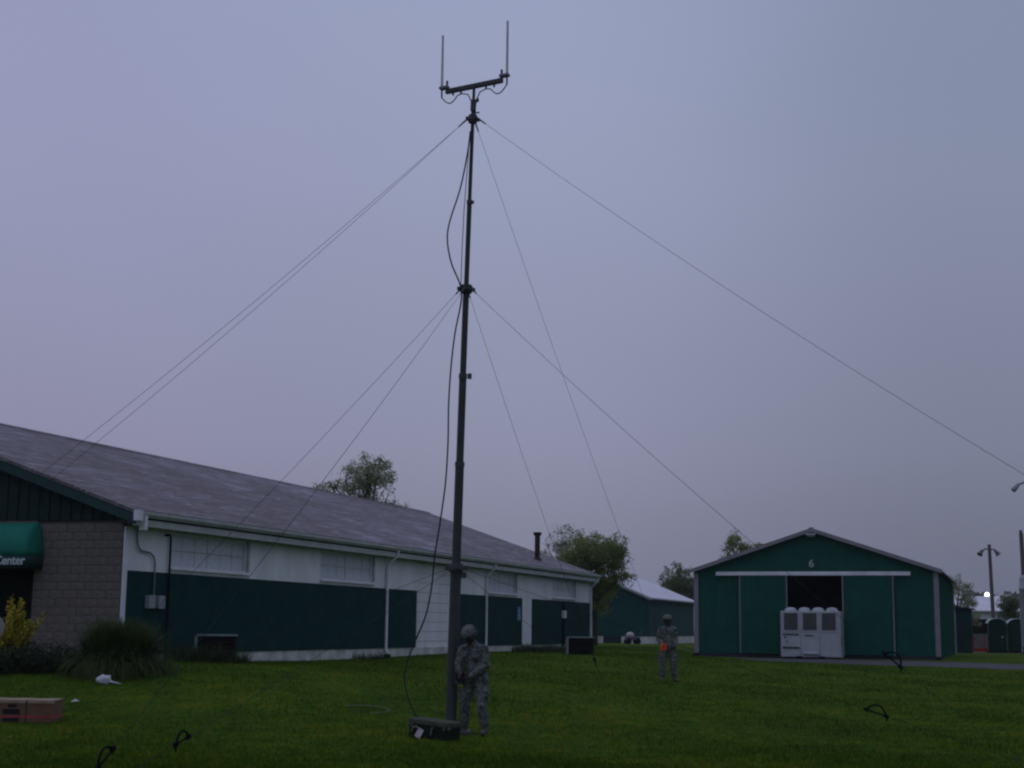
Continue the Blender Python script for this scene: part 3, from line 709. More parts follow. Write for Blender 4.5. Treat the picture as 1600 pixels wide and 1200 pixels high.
def floodlight(parent, p, d):
    p = Vector(p); d = Vector(d).normalized()
    f_ = MB().tube([p, p+d*.12, p+d*.34, p+d*.46], [.09, .12, .17, .24], 10).build('floodlight', MT['lamp_metal'], parent, True)
    return f_
px_, py_ = at(1548, 115), 115
lp = thing('light_pole', 'wooden pole with two drooping floodlights right of the barn', 'light pole', (px_, py_, h(px_, py_)-.1))
MB().tube([(0, 0, 0), (-.12, 0, 8.2)], [.16, .125], 10).build('pole', MT['wood_pole'], lp, True)
MB().tube([(-.75, -.1, 7.55), (-.5, -.1, 7.85), (.25, -.1, 7.8), (.5, -.1, 7.5)], .06, 6).build('bracket', MT['lamp_metal'], lp)
floodlight(lp, (-.7, -.1, 7.75), (-.6, -.3, -.8)); floodlight(lp, (.25, -.1, 7.75), (.6, -.3, -.8))
p2x, p2y = at(1598, 95), 95
tp = thing('utility_pole', 'dark wooden pole cut by the right edge, above the grey column', 'utility pole', (p2x, p2y, h(p2x, p2y)-.1))
MB().tube([(0.05, 0, 0), (-.08, 0, 7.75)], [.17, .13], 10).build('pole', MT['wood_pole'], tp, True)
MB().tube([(-.1, 0, 7.7), (-.1, 0, 7.95)], .1, 8).build('pole_cap', MT['lamp_metal'], tp)
qx, qy = at(1599, 93), 93
gc = thing('silo', 'pale grey rounded column at the right edge in front of the wooden pole', 'silo', (qx+.25, qy, h(qx, qy)-.1))
MB().lathe([(.62, 0), (.62, 4.1), (.64, 4.12), (.64, 4.2), (.61, 4.22), (.61, 4.75), (.5, 4.95), (.05, 5.05)], 20).build('shell', MT['meter'], gc, True)
MB().lathe([(.66, 0), (.66, .25)], 20, (0, 0, .0)).build('footing', MT['concrete'], gc)
# street lamp whose post stands just outside the frame
sx_, sy_ = at(1632, 60), 60
sl_ = thing('street_lamp', 'curved arm lamp head entering from the right edge high up', 'street lamp', (sx_, sy_, h(sx_, sy_)-.1))
MB().tube([(0, 0, 0), (0, 0, 7.3)], [.11, .08], 10).build('pole', MT['lamp_metal'], sl_, True)
MB().tube([(0, 0, 7.1), (-.3, 0, 7.38), (-.7, 0, 7.40), (-.95, 0, 7.28)], .035, 8).build('arm', MT['lamp_metal'], sl_, True)
MB().tube([(-.92, 0, 7.34), (-1.05, 0, 7.2), (-1.18, 0, 7.06), (-1.2, 0, 7.04)], [.05, .10, .11, .09], 12).build('lamp_head', MT['meter'], sl_, True)
# lit lamp
lx, ly = at(1538.5, 150), 150; lz = 1.75 + (987.8-930)/2300*150
ll = thing('yard_light', 'glowing white yard lamp low above the far white roof', 'lamp', (lx, ly, h(lx, ly)-.1))
zl = lz-(h(lx, ly)-.1)
MB().tube([(0, .1, 0), (0, .1, zl+.1)], [.09, .06], 8).build('post', MT['lamp_metal'], ll)
MB().ell((0, -.1, zl), (.23, .23, .23), 16, 10).build('bulb', MT['lamp_lit'], ll, True)
MB().tube([(0, .1, zl+.1), (0, .02, zl)], .05, 8).build('bracket', MT['lamp_metal'], ll)
# dark trailer cut by the right edge
dx, dy = at(1603, 88), 88
dt = thing('trailer', 'dark trailer nose cut by the right edge of the photo', 'trailer', (dx, dy, h(dx, dy)), rad(-8))
MB().box(-.05, 1.6, 0, 1.4, .35, 1.55).build('body', MT['dark'], dt, bevel=.05)
MB().tube([(-.03, .3, .45), (-.3, .1, .42), (-.42, 0, .40)], .05, 6).build('tow_bar', MT['black'], dt)
MB().tube([(-.36, 0, .45), (-.36, 0, .0)], .05, 6).build('jack_leg', MT['black'], dt)
MB().tube([(.9, -.1, .33), (.9, .12, .33)], .33, 14).build('wheel', MT['black'], dt)

# ------------------------------------------------------------------ trees
def leafset(centers, radii, per, size, rng, flat=.6):
    C = np.repeat(centers, per, 0); R_ = np.repeat(radii, per)[:, None]
    d = rng.normal(size=C.shape); d /= np.linalg.norm(d, axis=1, keepdims=True)
    P = C + d*R_*(rng.random((len(C), 1))**.5)*np.array([1, 1, flat+.25])
    n = len(P); s = size*(.55+.9*rng.random((n, 1)))
    a = rng.normal(size=(n, 3)); a /= np.linalg.norm(a, axis=1, keepdims=True)
    b = rng.normal(size=(n, 3)); b -= a*(a*b).sum(1, keepdims=True); b /= np.linalg.norm(b, axis=1, keepdims=True)
    V = np.stack([P-a*s, P-b*s*.45, P+a*s, P+b*s*.45], 1).reshape(-1, 3)
    i = np.arange(n)*4
    return V, np.stack([i, i+1, i+2, i+3], 1)
def tree(name, label, x, y, th, tr_, lobes, nclus, per, lsize, leafm, seed, crad=.45, group=None, kind=None, limbs=10):
    g = np.random.default_rng(seed); z0 = h(x, y)
    t = thing(name, label, 'tree', (x, y, z0-.05), 0, group)
    mb = MB(); lob = np.array(lobes, float)   # cx,cy,cz,rx,ry,rz relative
    top = np.array([lob[0][0]*.5, 0, th])
    trunk = [(0, 0, -.1), (0, 0, th*.3), (top[0]*.3, .03, th*.6), (top[0]*.6, 0, th)]
    mb.tube(trunk, [tr_*1.25, tr_, tr_*.85, tr_*.6], 8)
    vol = lob[:, 3]*lob[:, 4]*lob[:, 5]; pr = vol/vol.sum()
    cen = []
    li = g.choice(len(lob), nclus, p=pr)
    d = g.normal(size=(nclus, 3)); d /= np.linalg.norm(d, axis=1, keepdims=True)
    rr = g.random((nclus, 1))**.42
    cen = lob[li, :3] + d*rr*lob[li, 3:]
    cen[:, 2] = np.maximum(cen[:, 2], .4)
    tw = g.choice(nclus, min(nclus, limbs*5), replace=False)
    mains = []
    for k in range(limbs):
        l = lob[k % len(lob)]; e = Vector(l[:3]) + Vector(g.normal(size=3)*.35*l[3:]); s0 = Vector(trunk[-1])*(.55+.45*g.random()); s0.z = th*(.55+.45*g.random())
        mid = s0.lerp(e, .5) + Vector((g.normal()*.15, g.normal()*.15, .12*(e-s0).length*.5))
        mb.tube([s0, mid, e], [tr_*.42, tr_*.26, tr_*.10], 6); mains.append((mid, e))
    for k in tw:
        p = Vector(cen[k]); b = min(mains, key=lambda q: min((q[1]-p).length, (q[0]-p).length)); s0 = b[1] if (b[1]-p).length < (b[0]-p).length else b[0]
        mb.tube([s0, s0.lerp(p, .5)+Vector((0, 0, .08)), p], [tr_*.12, tr_*.08, tr_*.03], 4)
    mb.build('trunk', MT['bark'], t, True)
    V, Fq = leafset(cen, crad*(.6+.8*g.random(nclus)), per, lsize, g)
    np_mesh('crown', V, Fq, leafm, t)
    return t
tree('broad_tree', 'pale airy tree showing above the long purple roof', at(566, 86), 86, 7.4, .30,
     [(.55, 0, 9.5, 1.55, 1.5, 1.45), (-.4, .3, 8.9, 1.0, 1.2, 1.4), (-1.7, 0, 8.8, 1.05, 1.2, .7), (-2.5, 0, 8.6, .65, .9, .45), (2.0, 0, 7.7, .9, 1, .5), (.2, 0, 7.8, 1.4, 1.2, .8), (.9, 0, 10.3, .8, .8, .5)], 300, 36, .062, MT['leaf_grey'], 11, .34, limbs=16)
tree('broad_tree', 'pale sparse leaved tree behind the rusty flue pipe', at(882, 92), 92, 3.6, .17,
     [(-.9, 0, 4.9, 1.2, 1.2, 1.3), (.3, .2, 5.8, 1.4, 1.2, 1.5), (1.3, 0, 6.2, 1.2, 1.2, 1.0), (.2, 0, 4.0, 1.4, 1.2, .9)], 220, 32, .062, MT['leaf_sparse'], 5, .35, limbs=14)
tree('dense_tree', 'dense olive green tree with dark trunk at the long building corner', at(930.5, 83), 83, 2.6, .19,
     [(.1, 0, 5.1, 1.7, 1.5, 1.15), (.9, 0, 4.6, 1.0, 1.2, 1.0), (-1.0, 0, 4.6, 1.2, 1.2, 1.0), (1.55, 0, 3.6, .75, .9, .55), (.35, 0, 2.9, .85, .8, .75), (-.2, 0, 3.8, 1.4, 1.2, .9), (1.1, 0, 5.6, .8, .8, .6), (.9, 0, 3.4, .9, .9, .7), (1.9, 0, 4.1, .5, .7, .35), (.35, -.2, 2.3, .8, .8, .6), (-.1, -.4, 3.0, .8, .6, .7)], 450, 48, .064, MT['leaf_olive'], 8, .36)
tree('round_tree', 'small round dark tree left of the green barn eave', at(1061, 140), 140, 3.5, .22,
     [(0, 0, 5.3, 1.75, 1.7, 2.1), (.9, 0, 4.5, 1.4, 1.4, 1.5), (-.7, 0, 4.4, 1.4, 1.3, 1.4)], 260, 40, .10, MT['leaf_dark'], 21, .45)
tree('broad_tree', 'ragged olive tree top above the left barn roof slope', at(1163, 104), 104, 5.5, .22,
     [(-.75, 0, 7.1, .75, .8, .95), (.35, 0, 6.6, 1.0, 1, .75), (1.2, 0, 6.7, .7, .8, .55), (-.2, 0, 5.9, 1.5, 1.2, .7)], 190, 40, .072, MT['leaf_olive'], 31, .33)
tree('broad_tree', 'loose spreading tree directly behind the right barn corner', at(1490, 98), 98, 3.0, .14,
     [(.2, 0, 4.2, .9, .9, .8), (.9, 0, 3.0, .9, .9, .7), (1.2, 0, 2.1, .6, .7, .5), (-.4, 0, 4.6, .6, .8, .5), (.45, 0, 5.1, .35, .4, .25), (.9, 0, 3.8, .6, .6, .4)], 110, 34, .062, MT['leaf_grey'], 41, .28)
tree('round_tree', 'round tree standing between the two poles at far right', at(1574, 122), 122, 2.0, .13,
     [(0, 0, 3.5, .95, .9, 1.25), (-.1, 0, 2.5, .8, .8, .8), (.35, 0, 4.2, .5, .5, .5)], 150, 36, .08, MT['leaf_dark'], 51, .32)
# far treeline seen between the barn and the poles
fg = np.random.default_rng(77)
tx = fg.uniform(98, 190, 1100); cen = np.stack([tx, fg.uniform(330, 350, 1100), fg.random(1100)**.6*(8.3+.9*np.sin(tx*.55)+.6*np.sin(tx*1.7+1))+1.0], 1)
V, Fq = leafset(cen, np.full(1100, 1.3), 24, .42, fg)
tag(np_mesh('treeline', V, Fq, MT['leaf_far_haze']), 'hazy far line of trees beyond the lit lamp', None, None, 'stuff')

# ------------------------------------------------------------------ planting by the left building
def arcs(n, r0, length, spread, wid, seed, nseg=5, droop=1.0, vary=.5):
    """fountain of long blades; returns V,F"""
    g = np.random.default_rng(seed)
    an = g.random(n)*2*PI; tilt = spread*g.random(n)**.8; ln = length*(1.1-vary+vary*g.random(n))
    bx = r0*np.sqrt(g.random(n)); ba = g.random(n)*2*PI
    V = np.zeros((n, nseg+1, 2, 3)); px = np.cos(ba)*bx; py = np.sin(ba)*bx; pz = np.zeros(n)
    th = tilt*.55
    for k in range(nseg+1):
        w_ = wid*(1-.85*k/nseg)
        V[:, k, 0] = np.stack([px-np.sin(an)*w_, py+np.cos(an)*w_, pz], 1); V[:, k, 1] = np.stack([px+np.sin(an)*w_, py-np.cos(an)*w_, pz], 1)
        st = ln/nseg
        px = px+np.cos(an)*np.sin(th)*st; py = py+np.sin(an)*np.sin(th)*st; pz = pz+np.cos(th)*st
        th = th+droop*tilt*.42
    base = (np.arange(n)*(nseg+1)*2)[:, None]; ks = (np.arange(nseg)*2)[None, :]
    q = (base+ks).ravel()
    return V.reshape(-1, 3), np.stack([q, q+1, q+3, q+2], 1)
def clump(name, label, cat, x, y, n, r0, length, spread, wid, m, seed, droop=1.0, core=None, group=None):
    z = h(x, y)
    V, Fq = arcs(n, r0, length, spread, wid, seed, 5, droop, .28 if name == 'grass_bush' else .5)
    t = np_mesh(name, V, Fq, m); t.location = (x, y, z-.02); tag(t, label, cat, group); return t
clump('grass_bush', 'large dark fountain shaped ornamental grass at the building corner', 'shrub', -8.14, 31.2, 9000, .60, 1.10, 1.42, .010, MT['tallgrass'], 4)
def shrub(name, label, x, y, lobes, ncl, per, ls, m, seed, crad=.2):
    g = np.random.default_rng(seed); t = thing(name, label, 'shrub', (x, y, h(x, y)-.03))
    lob = np.array(lobes, float); li = g.integers(0, len(lob), ncl)
    d = g.normal(size=(ncl, 3)); d /= np.linalg.norm(d, axis=1, keepdims=True)
    cen = lob[li, :3]+d*(g.random((ncl, 1))**.4)*lob[li, 3:]; cen[:, 2] = np.abs(cen[:, 2])
    st = MB()
    for k in range(min(ncl, 40)):
        p = Vector(cen[k]); st.tube([(p.x*.15, p.y*.15, 0), p*.5+Vector((0, 0, .08)), p], [.014, .010, .005], 4)
    st.build('stem', MT['bark'], t)
    V, Fq = leafset(cen, crad*(.6+.8*g.random(ncl)), per, ls, g); np_mesh('foliage', V, Fq, m, t); return t
shrub('low_shrub', 'low dark shrub between the yellow bush and the ornamental grass', -9.75, 31.0, [(0, 0, .3, .6, .5, .35), (.55, .1, .28, .5, .5, .3), (-.5, 0, .25, .5, .4, .3)], 150, 40, .03, MT['dark_leaf'], 61)
shrub('low_shrub', 'low dark shrub at the left edge under the yellow bush', -10.75, 30.6, [(0, 0, .3, .6, .5, .35), (-.5, .1, .3, .5, .5, .3)], 120, 40, .03, MT['dark_leaf'], 62)
# yellow bush: leafy stems that fan out
yx, yy = -10.55, 31.6; yb = thing('yellow_bush', 'bright yellow leafy bush at the left edge before the dark entrance', 'shrub', (yx, yy, h(yx, yy)-.03))
g = np.random.default_rng(9); st = MB(); cen = []
for k in range(46):
    a = g.uniform(0, 2*PI); lean = g.random()**.7*.75; ln = g.uniform(.9, 1.62)*(1-.25*lean)
    e = Vector((math.cos(a)*lean*ln*.75, math.sin(a)*lean*ln*.6, ln*(1-.22*lean)))
    m_ = e*.5+Vector((0, 0, .1)); st.tube([(0, 0, 0), m_, e], [.012, .009, .004], 4)
    for q in np.linspace(.5, 1.02, 12): cen.append(np.array(m_.lerp(e, (q-.5)*2)) if q > .5 else np.array(m_))
st.build('stem', MT['bark'], yb)
cen = np.array(cen); V, Fq = leafset(cen, np.full(len(cen), .085), 11, .034, g, .9); np_mesh('foliage', V, Fq, MT['yellow_leaf'], yb)
# small weeds along the wall
for i, (x, y, n, ln, lab) in enumerate([(-7.75, 36.9, 1300, .55, 'rough weeds between the ornamental grass and the dark utility box'), (-7.2, 37.3, 900, .45, 'rough weeds in front of the utility box by the wall'),
        (1.0, 62.4, 900, .42, 'tuft of tall weeds along the base of the long wall'), (2.3, 64.6, 900, .40, 'tuft of weeds left of the far utility box'), (-4.6, 48.6, 260, .3, 'weeds under the white downspout by the wall')]):
    clump('weeds', lab, 'weeds', x, y, n, .75 if i < 2 or i == 4 else .9, ln, 1.1, .008 if i < 2 else .012, MT['weed'], 90+i, .8)
rk = MB().ell((0, 0, .16), (.34, .22, .24), 12, 8).build('rock', MT['concrete'], None, True)
for v_ in rk.data.vertices: v_.co *= 1+.18*mnoise.noise(v_.co*4)
rk.location = (-8.35, 33.6, h(-8.35, 33.6)-.02); tag(rk, 'pale rough stone at the building corner right of the ornamental grass', 'stone')
gd = thing('round_disc', 'pale rounded disc cut by the left edge in front of the yellow bush', 'disc', (-9.70, 28.0, h(-9.62, 28)))
dd = MB().lathe([(.02, -.03), (.20, -.02), (.25, 0), (.25, .02), (.02, .035)], 24).build('disc', MT['greywhite'], gd, True, loc=(-.02, 0, 1.30), rot=(PI/2, 0, .1))
MB().tube([(-.02, .05, -.05), (-.02, .05, 1.3)], .025, 8).build('post', MT['lamp_metal'], gd)

# dark utility boxes by the long wall
def ubox(x, y, wd, ht, rz, label):
    t = thing('utility_box', label, 'utility box', (x, y, h(x, y)-.05), rz, 'dark utility boxes near the long wall')
    MB().box(-wd/2, wd/2, -.30, .30, 0, ht-.05).build('cabinet', MT['util'], t, bevel=.01)
    MB().box(-wd/2-.03, wd/2+.03, -.34, .34, ht-.047, ht).build('lid', MT['util_rim'], t, bevel=.01)
    MB().box(-wd/2-.07, -wd/2-.004, -.32, .3, 0, ht-.05).build('side_panel', MT['util_rim'], t)
    for k in range(5): MB().obox((.02, -.315, .14+k*(ht-.25)/5), (wd/2-.08, 0, 0), (0, .012, .02), (0, -.006, .01)).build('louvre', MT['util'], t)
    return t
ubox(-7.42, 38.0, .90, .76, rad(4), 'dark louvred utility box with pale rim by the near green wall')
ubox(2.80, 58.6, .98, .74, rad(2), 'dark louvred utility box with pale rim near the far building corner')

# ------------------------------------------------------------------ telescopic antenna mast
MX, MY = -.95, 24.9; mz = h(MX, MY)
mast = thing('antenna_mast', 'tall dark telescopic mast carrying two whip antennas', 'antenna mast', (MX, MY, 0))
def mp(z): return Vector((.0+.016*z+(.0003*z*z), 0, z))
secs = [(0.0, 2.72, .092), (2.70, 4.48, .075), (4.46, 6.02, .064), (6.00, 7.55, .054), (7.53, 9.10, .042), (9.08, 10.66, .033), (10.64, 11.16, .026)]
for a, b, r in secs:
    MB().tube([mp(a), mp((a+b)/2), mp(b)], r, 16).build('mast_tube', MT['mast'], mast, True)
for z, r, hh_ in [(4.47, .083, .08), (5.99, .073, .08), (9.08, .050, .07)]:
    MB().tube([mp(z-hh_/2), mp(z+hh_/2)], r, 16).build('collar', MT['mast_dk'], mast, True)
MB().obox(mp(5.99)+Vector((.115, 0, 0)), (.035, 0, 0), (0, .03, 0), (0, 0, .045)).build('collar_lug', MT['mast_dk'], mast)
MB().obox(mp(9.08)+Vector((.06, 0, 0)), (.02, 0, 0), (0, .02, 0), (0, 0, .025)).build('collar_lug', MT['mast_dk'], mast)
def guyplate(z, r):
    p = mp(z); g_ = MB(); g_.tube([p-Vector((0, 0, .07)), p+Vector((0, 0, .07))], r*.80, 14); g_.tube([p-Vector((0, 0, .035)), p+Vector((0, 0, .035))], r, 14)
    for k in range(4):
        a = rad(20+90*k); g_.obox(p+Vector((math.cos(a), math.sin(a), 0))*r*1.1, Vector((math.cos(a), math.sin(a), 0))*.025, Vector((-math.sin(a), math.cos(a), 0))*.014, (0, 0, .03))
    return g_.build('guy_plate', MT['mast_dk'], mast)
guyplate(10.6, .095); guyplate(7.52, .125); guyplate(2.72, .15)
MB().obox(mp(2.60)+Vector((.13, -.02, 0)), (.05, 0, 0), (0, .03, 0), (0, 0, .05)).tube([mp(2.74)+Vector((.08, -.05, 0)), mp(2.74)+Vector((.21, -.05, .01))], .014, 6).build('clamp_lever', MT['mast_dk'], mast)
MB().tube([mp(10.75), mp(10.95)], .05, 12).obox(mp(10.93)+Vector((.07, 0, .02)), (.025, 0, 0), (0, .02, 0), (0, 0, .03)).obox(mp(10.72)+Vector((.07, 0, 0)), (.045, 0, 0), (0, .012, 0), (0, 0, .01)).build('rotator_joint', MT['mast_dk'], mast)
# winch
wn = MB().obox((.135, -.15, .98), (.075, 0, 0), (0, .09, 0), (0, 0, .17)).build('winch', MT['mast_dk'], mast, bevel=.01)
MB().tube([(.15, -.26, .96), (.15, -.04, .96)], .08, 14).build('winch_drum', MT['black'], wn)
MB().tube([(.15, -.26, .96), (.15, -.30, .96), (.20, -.31, .93), (.24, -.31, .93)], .014, 8).build('crank', MT['black'], wn)
MB().box(-.32, .32, -.32, .32, mz-.02, mz+.035).build('base_plate', MT['mast_dk'], mast, bevel=.01)
# cross arm and antennas (arm turned so that its right end comes forward)
top = mp(11.16); yaw = rad(-26); ax = Vector((math.cos(yaw), math.sin(yaw), .035)).normalized(); pv = Vector((-ax.y, ax.x, 0)).normalized(); zz = ax.cross(pv).normalized()
arm = MB().obox(top+Vector((0, 0, .05)), ax*.565, pv*.035, Vector((0, 0, .041))).build('crossarm', MT['crossarm'], mast, bevel=.005)
for k in (-.42, -.26, .24, .40): MB().obox(top+ax*k+Vector((0, 0, -.015)), ax*.012, pv*.015, Vector((0, 0, .03))).build('cable_clip', MT['mast_dk'], arm)
for sgn in (-1, 1):
    e = top+ax*sgn*.60+Vector((0, 0, .13))
    an_ = MB().tube([e+ax*sgn*.05, e+ax*sgn*.05+Vector((0, 0, 1.0))], [.025, .020], 10).build('antenna', MT['radome'], mast, True)
    MB().obox(e, ax*.085, pv*.05, Vector((0, 0, .022))).build('antenna_bracket', MT['bracket'], an_)
    MB().tube([e-ax*sgn*.055-Vector((0, 0, .10)), e-ax*sgn*.055+Vector((0, 0, .12))], .02, 8).build('mounting_stud', MT['mast_dk'], an_)
    MB().tube([e+ax*sgn*.05-Vector((0, 0, .01)), e+ax*sgn*.05-Vector((0, 0, .18))], [.017, .014], 8).build('cable_connector', MT['mast_dk'], an_)
    a0 = e+ax*sgn*.05-Vector((0, 0, .17)); q = [a0]
    for t_ in np.linspace(0, 1, 12)[1:]:
        q.append(a0.lerp(top+ax*sgn*.33-Vector((0, 0, .04)), t_) - Vector((0, 0, .14*math.sin(PI*t_*.95))))
    q += [top+ax*sgn*.24-Vector((0, 0, .045)), top+ax*sgn*.12-Vector((0, 0, .08)), top+ax*sgn*.05-Vector((0, 0, .22)), top+ax*sgn*.03-Vector((0, 0, .40)), mp(10.6)+Vector((.045*sgn, -.03, .0))]
    MB().tube(q, .0105, 6).build('jumper_cable', MT['cable'], an_, True)

# guy lines
GT = Vector((MX, MY, 0))
TOP, MID, LOW = GT+mp(10.6), GT+mp(7.52), GT+mp(2.72)
def guy(p0, p1, sag, label, loop_t=None, loop_h=.11, loop_l=.30, rr=.0034, stake=True):
    p0 = Vector(p0); p1 = Vector((p1[0], p1[1], h(p1[0], p1[1])+.04))
    d = p1-p0; dh = Vector((d.x, d.y, 0)).normalized(); p0 = p0 + dh*.10
    d = p1-p0
    t = thing('guy_line', label, 'guy line', p1, 0, 'guy lines of the antenna mast')
    P = lambda k: p0+d*k-Vector((0, 0, sag*4*k*(1-k)))-p1
    MB().tube([P(k) for k in np.linspace(0, 1, 40)], rr, 6).build('rope', MT['rope'], t, True)
    MB().tube([P(0), P(.012)], [.016, .012], 8).build('shackle', MT['mast_dk'], t)
    if loop_t:
        ln = d.length; a, b = P(loop_t-loop_l/2/ln), P(loop_t+loop_l/2/ln); up = Vector((0, 0, 1)); e = (b-a).normalized(); up = (up-e*up.dot(e)).normalized()
        lp_ = MB(); lp_.tube([a.lerp(b, s)+up*(loop_h*math.sin(PI*min(1, s*1.02))**.7) for s in np.linspace(0, 1, 14)], .013, 7)
        lp_.tube([a.lerp(b, s) for s in (0, .5, 1)], .012, 7)
        for c_ in (a, b): lp_.obox(c_, e*.035, e.cross(up)*.014, up*.024)
        lp_.tube([b, b-Vector((0, 0, .07))], .012, 6)
        lp_.build('tensioner', MT['black'], t)
    if stake: MB().tube([(0, 0, -.15), tuple(-dh*-.03+Vector((0, 0, .06)))], .013, 7).build('stake', MT['mast_dk'], t)
    return t
R1 = (6.95, 20.7); B1 = (2.37, 38.2); AA = (-7.8, 25.4); L1 = (-4.0, 13.6)
guy(TOP, (11.8, 16.5), .35, 'top guy line running to the upper right past the frame edge')
guy(TOP, (4.50, 40.5), .20, 'steep top guy line running down to the far soldier')
guy(TOP, (-13.6, 26.7), .30, 'top guy line running left across the purple roof, upper of two')
guy(TOP, (-12.5, 25.0), .30, 'top guy line running left across the purple roof, lower of two')
guy(MID, R1, .17, 'middle guy line to the right with black tensioner loop before the barn', .812)
guy(MID, B1, .12, 'steep middle guy line with small tensioner loop on the grass behind', .925, .08, .26)
guy(MID, AA, .12, 'middle guy line running left to stake behind the cartons, upper of two')
guy(MID, L1, .12, 'middle guy line running left with loop at bottom left frame edge', .937, .10, .30)
guy(LOW, R1, .03, 'low guy line to the right with black tensioner loop above the grass', .785)
guy(LOW, B1, .03, 'low guy line running back across the white wall')
guy(LOW, AA, .03, 'low guy line running left across the dark green wall')
guy(LOW, L1, .03, 'low guy line to the front left with loop above the grass', .805, .10, .28)

# antenna feed cable, mast to case
def pxp(x, y, Y):   # sample points along the cable in the mast's plane
    d = F + Rv*((x-800)/2300) - Uv*((y-600)/2300); return Vector((0, 0, 1.75))+d*(Y/d.y)
cp = [(735, 205, 24.84), (730, 242, 24.82), (719, 295, 24.8), (703, 345, 24.8), (699, 375, 24.8), (705, 410, 24.8), (718, 442, 24.8), (721, 460, 24.78), (719, 480, 24.76), (711, 520, 24.7), (705, 570, 24.65), (701, 630, 24.6),
      (700, 690, 24.55), (696, 755, 24.5), (687, 820, 24.5), (679, 870, 24.5), (674, 920, 24.45), (664, 965, 24.4), (645, 1010, 24.4), (635, 1040, 24.35), (632, 1062, 24.3), (636, 1085, 24.2), (646, 1110, 24.1), (653, 1124, 24.05)]
cpv = [pxp(*c) for c in cp]
def catmull(P, n=6):
    o = []
    for i in range(len(P)-1):
        p0, p1, p2, p3 = P[max(i-1, 0)], P[i], P[i+1], P[min(i+2, len(P)-1)]
        for k in range(n):
            t = k/n; o.append(.5*((2*p1)+(p2-p0)*t+(2*p0-5*p1+4*p2-p3)*t*t+(3*p1-p0-3*p2+p3)*t**3))
    o.append(P[-1]); return o
tag(MB().tube(catmull(cpv), .0135, 7).build('feed_cable', MT['cable'], None, True), 'black coaxial cable hanging slack from the mast to the dark case', 'cable')
cp2 = [(733, 222, 24.88), (728, 290, 24.86), (725, 330, 24.86), (722, 390, 24.86), (720, 450, 24.86)]
tag(MB().tube([pxp(*c) for c in cp2], .007, 6).build('feed_cable', MT['cable'], None, True), 'thin cable running straight beside the upper mast tubes', 'cable')

# transit case in front of the mast base
kx, ky = -1.17, 23.9; kz = h(kx, ky)
case = thing('transit_case', 'dark green transit case with white tag at the foot of the mast', 'case', (kx, ky, kz-.012), rad(-27))
case.rotation_euler = (0, rad(4.5), rad(-27))
cw, cdp = .365, .19
MB().box(-cw, cw, -cdp, cdp, 0, .205).build('body', MT['case'], case, bevel=.02)
MB().box(-cw-.015, cw+.015, -cdp-.015, cdp+.015, .211, .305).build('lid', MT['case_lid'], case, bevel=.025)
for x in (-.22, .05): MB().tube([(x-.09, -cdp-.012, .10), (x-.06, -cdp-.03, .16), (x, -cdp-.035, .19), (x+.06, -cdp-.03, .16), (x+.09, -cdp-.012, .10)] if x < 0 else [(x, -cdp-.012, .08), (x+.01, -cdp-.035, .15), (x+.03, -cdp-.03, .21)], .011, 7).build('handle', MT['util_rim'], case, True)
for x in (-.3, .28): MB().box(x-.025, x+.025, -cdp-.03, -cdp-.016, .175, .24).build('latch', MT['mast_dk'], case)
for s in (-1, 1):
    for yq in (-1, 1): MB().ell((s*(cw-.005), yq*(cdp-.005), .205), (.03, .03, .03), 8, 6).build('corner_guard', MT['mast_dk'], case)
tg = MB().box(-.055, .055, -.004, .004, -.075, .075).build('paper_tag', MT['paper'], None, loc=(kx-.10*math.cos(rad(36))-.25*math.sin(rad(36)), ky+.10*math.sin(rad(36))-.25*math.cos(rad(36)), kz+.09), rot=(rad(-12), rad(24), rad(-36)))
tag(tg, 'white paper tag leaning on the dark transit case', 'tag')
# pale cord lying on the grass left of the case
cpts = [(-3.0, 27.6), (-2.65, 27.75), (-2.35, 27.6), (-2.15, 27.2), (-2.2, 26.9), (-2.45, 26.65)]
cc = catmull([Vector((x, y, h(x, y)+.055)) for x, y in cpts])
tag(MB().tube(cc, .007, 6).build('cord', MT['cord'], None, True), 'pale cord curving over the grass left of the mast', 'cord')

# ration cartons at the left edge
def carton(x, y, rz, label, marks):
    t = thing('carton', label, 'carton', (x, y, h(x, y)-.01), rz, 'cartons on the grass at the left edge')
    w_, d_, h_ = .225, .34, .37
    MB().box(-w_, w_, -d_, d_, 0, h_-.008).build('box', MT['card'], t, bevel=.006)
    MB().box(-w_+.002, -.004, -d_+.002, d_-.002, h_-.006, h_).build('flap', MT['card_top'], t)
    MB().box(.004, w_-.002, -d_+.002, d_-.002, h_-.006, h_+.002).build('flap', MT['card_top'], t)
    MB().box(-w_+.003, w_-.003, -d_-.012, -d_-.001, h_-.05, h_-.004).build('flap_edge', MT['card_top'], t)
    for a_, b_, c_, e_ in marks: MB().box(a_, b_, -d_-.003, -d_-.0012, c_, e_).build('print_block', MT['ink'], t)
    sm = MB().box(-w_-.004, w_+.004, -d_-.005, -d_-.001, .085, .115).box(-w_-.004, -w_-.001, -d_, d_, .085, .115).box(w_+.001, w_+.004, -d_, d_, .085, .115)
    sm.build('strap', MT['strap'], t)
    return t
mk = [(-.15, .13, .135, .225), (-.15, .12, .02, .075)]
mk2 = [(-.15, .13, .135, .225), (-.07, .07, .25, .30), (-.15, .12, .02, .075)]
carton(-8.69, 25.25, rad(3), 'brown carton with dark print and red strap, nearest the frame edge', mk)
carton(-8.235, 25.28, rad(3), 'brown carton with two dark prints in the middle of the row', mk2)
c3 = carton(-7.78, 25.30, rad(5), 'plain brown carton with red strap at the right end of the row', [])

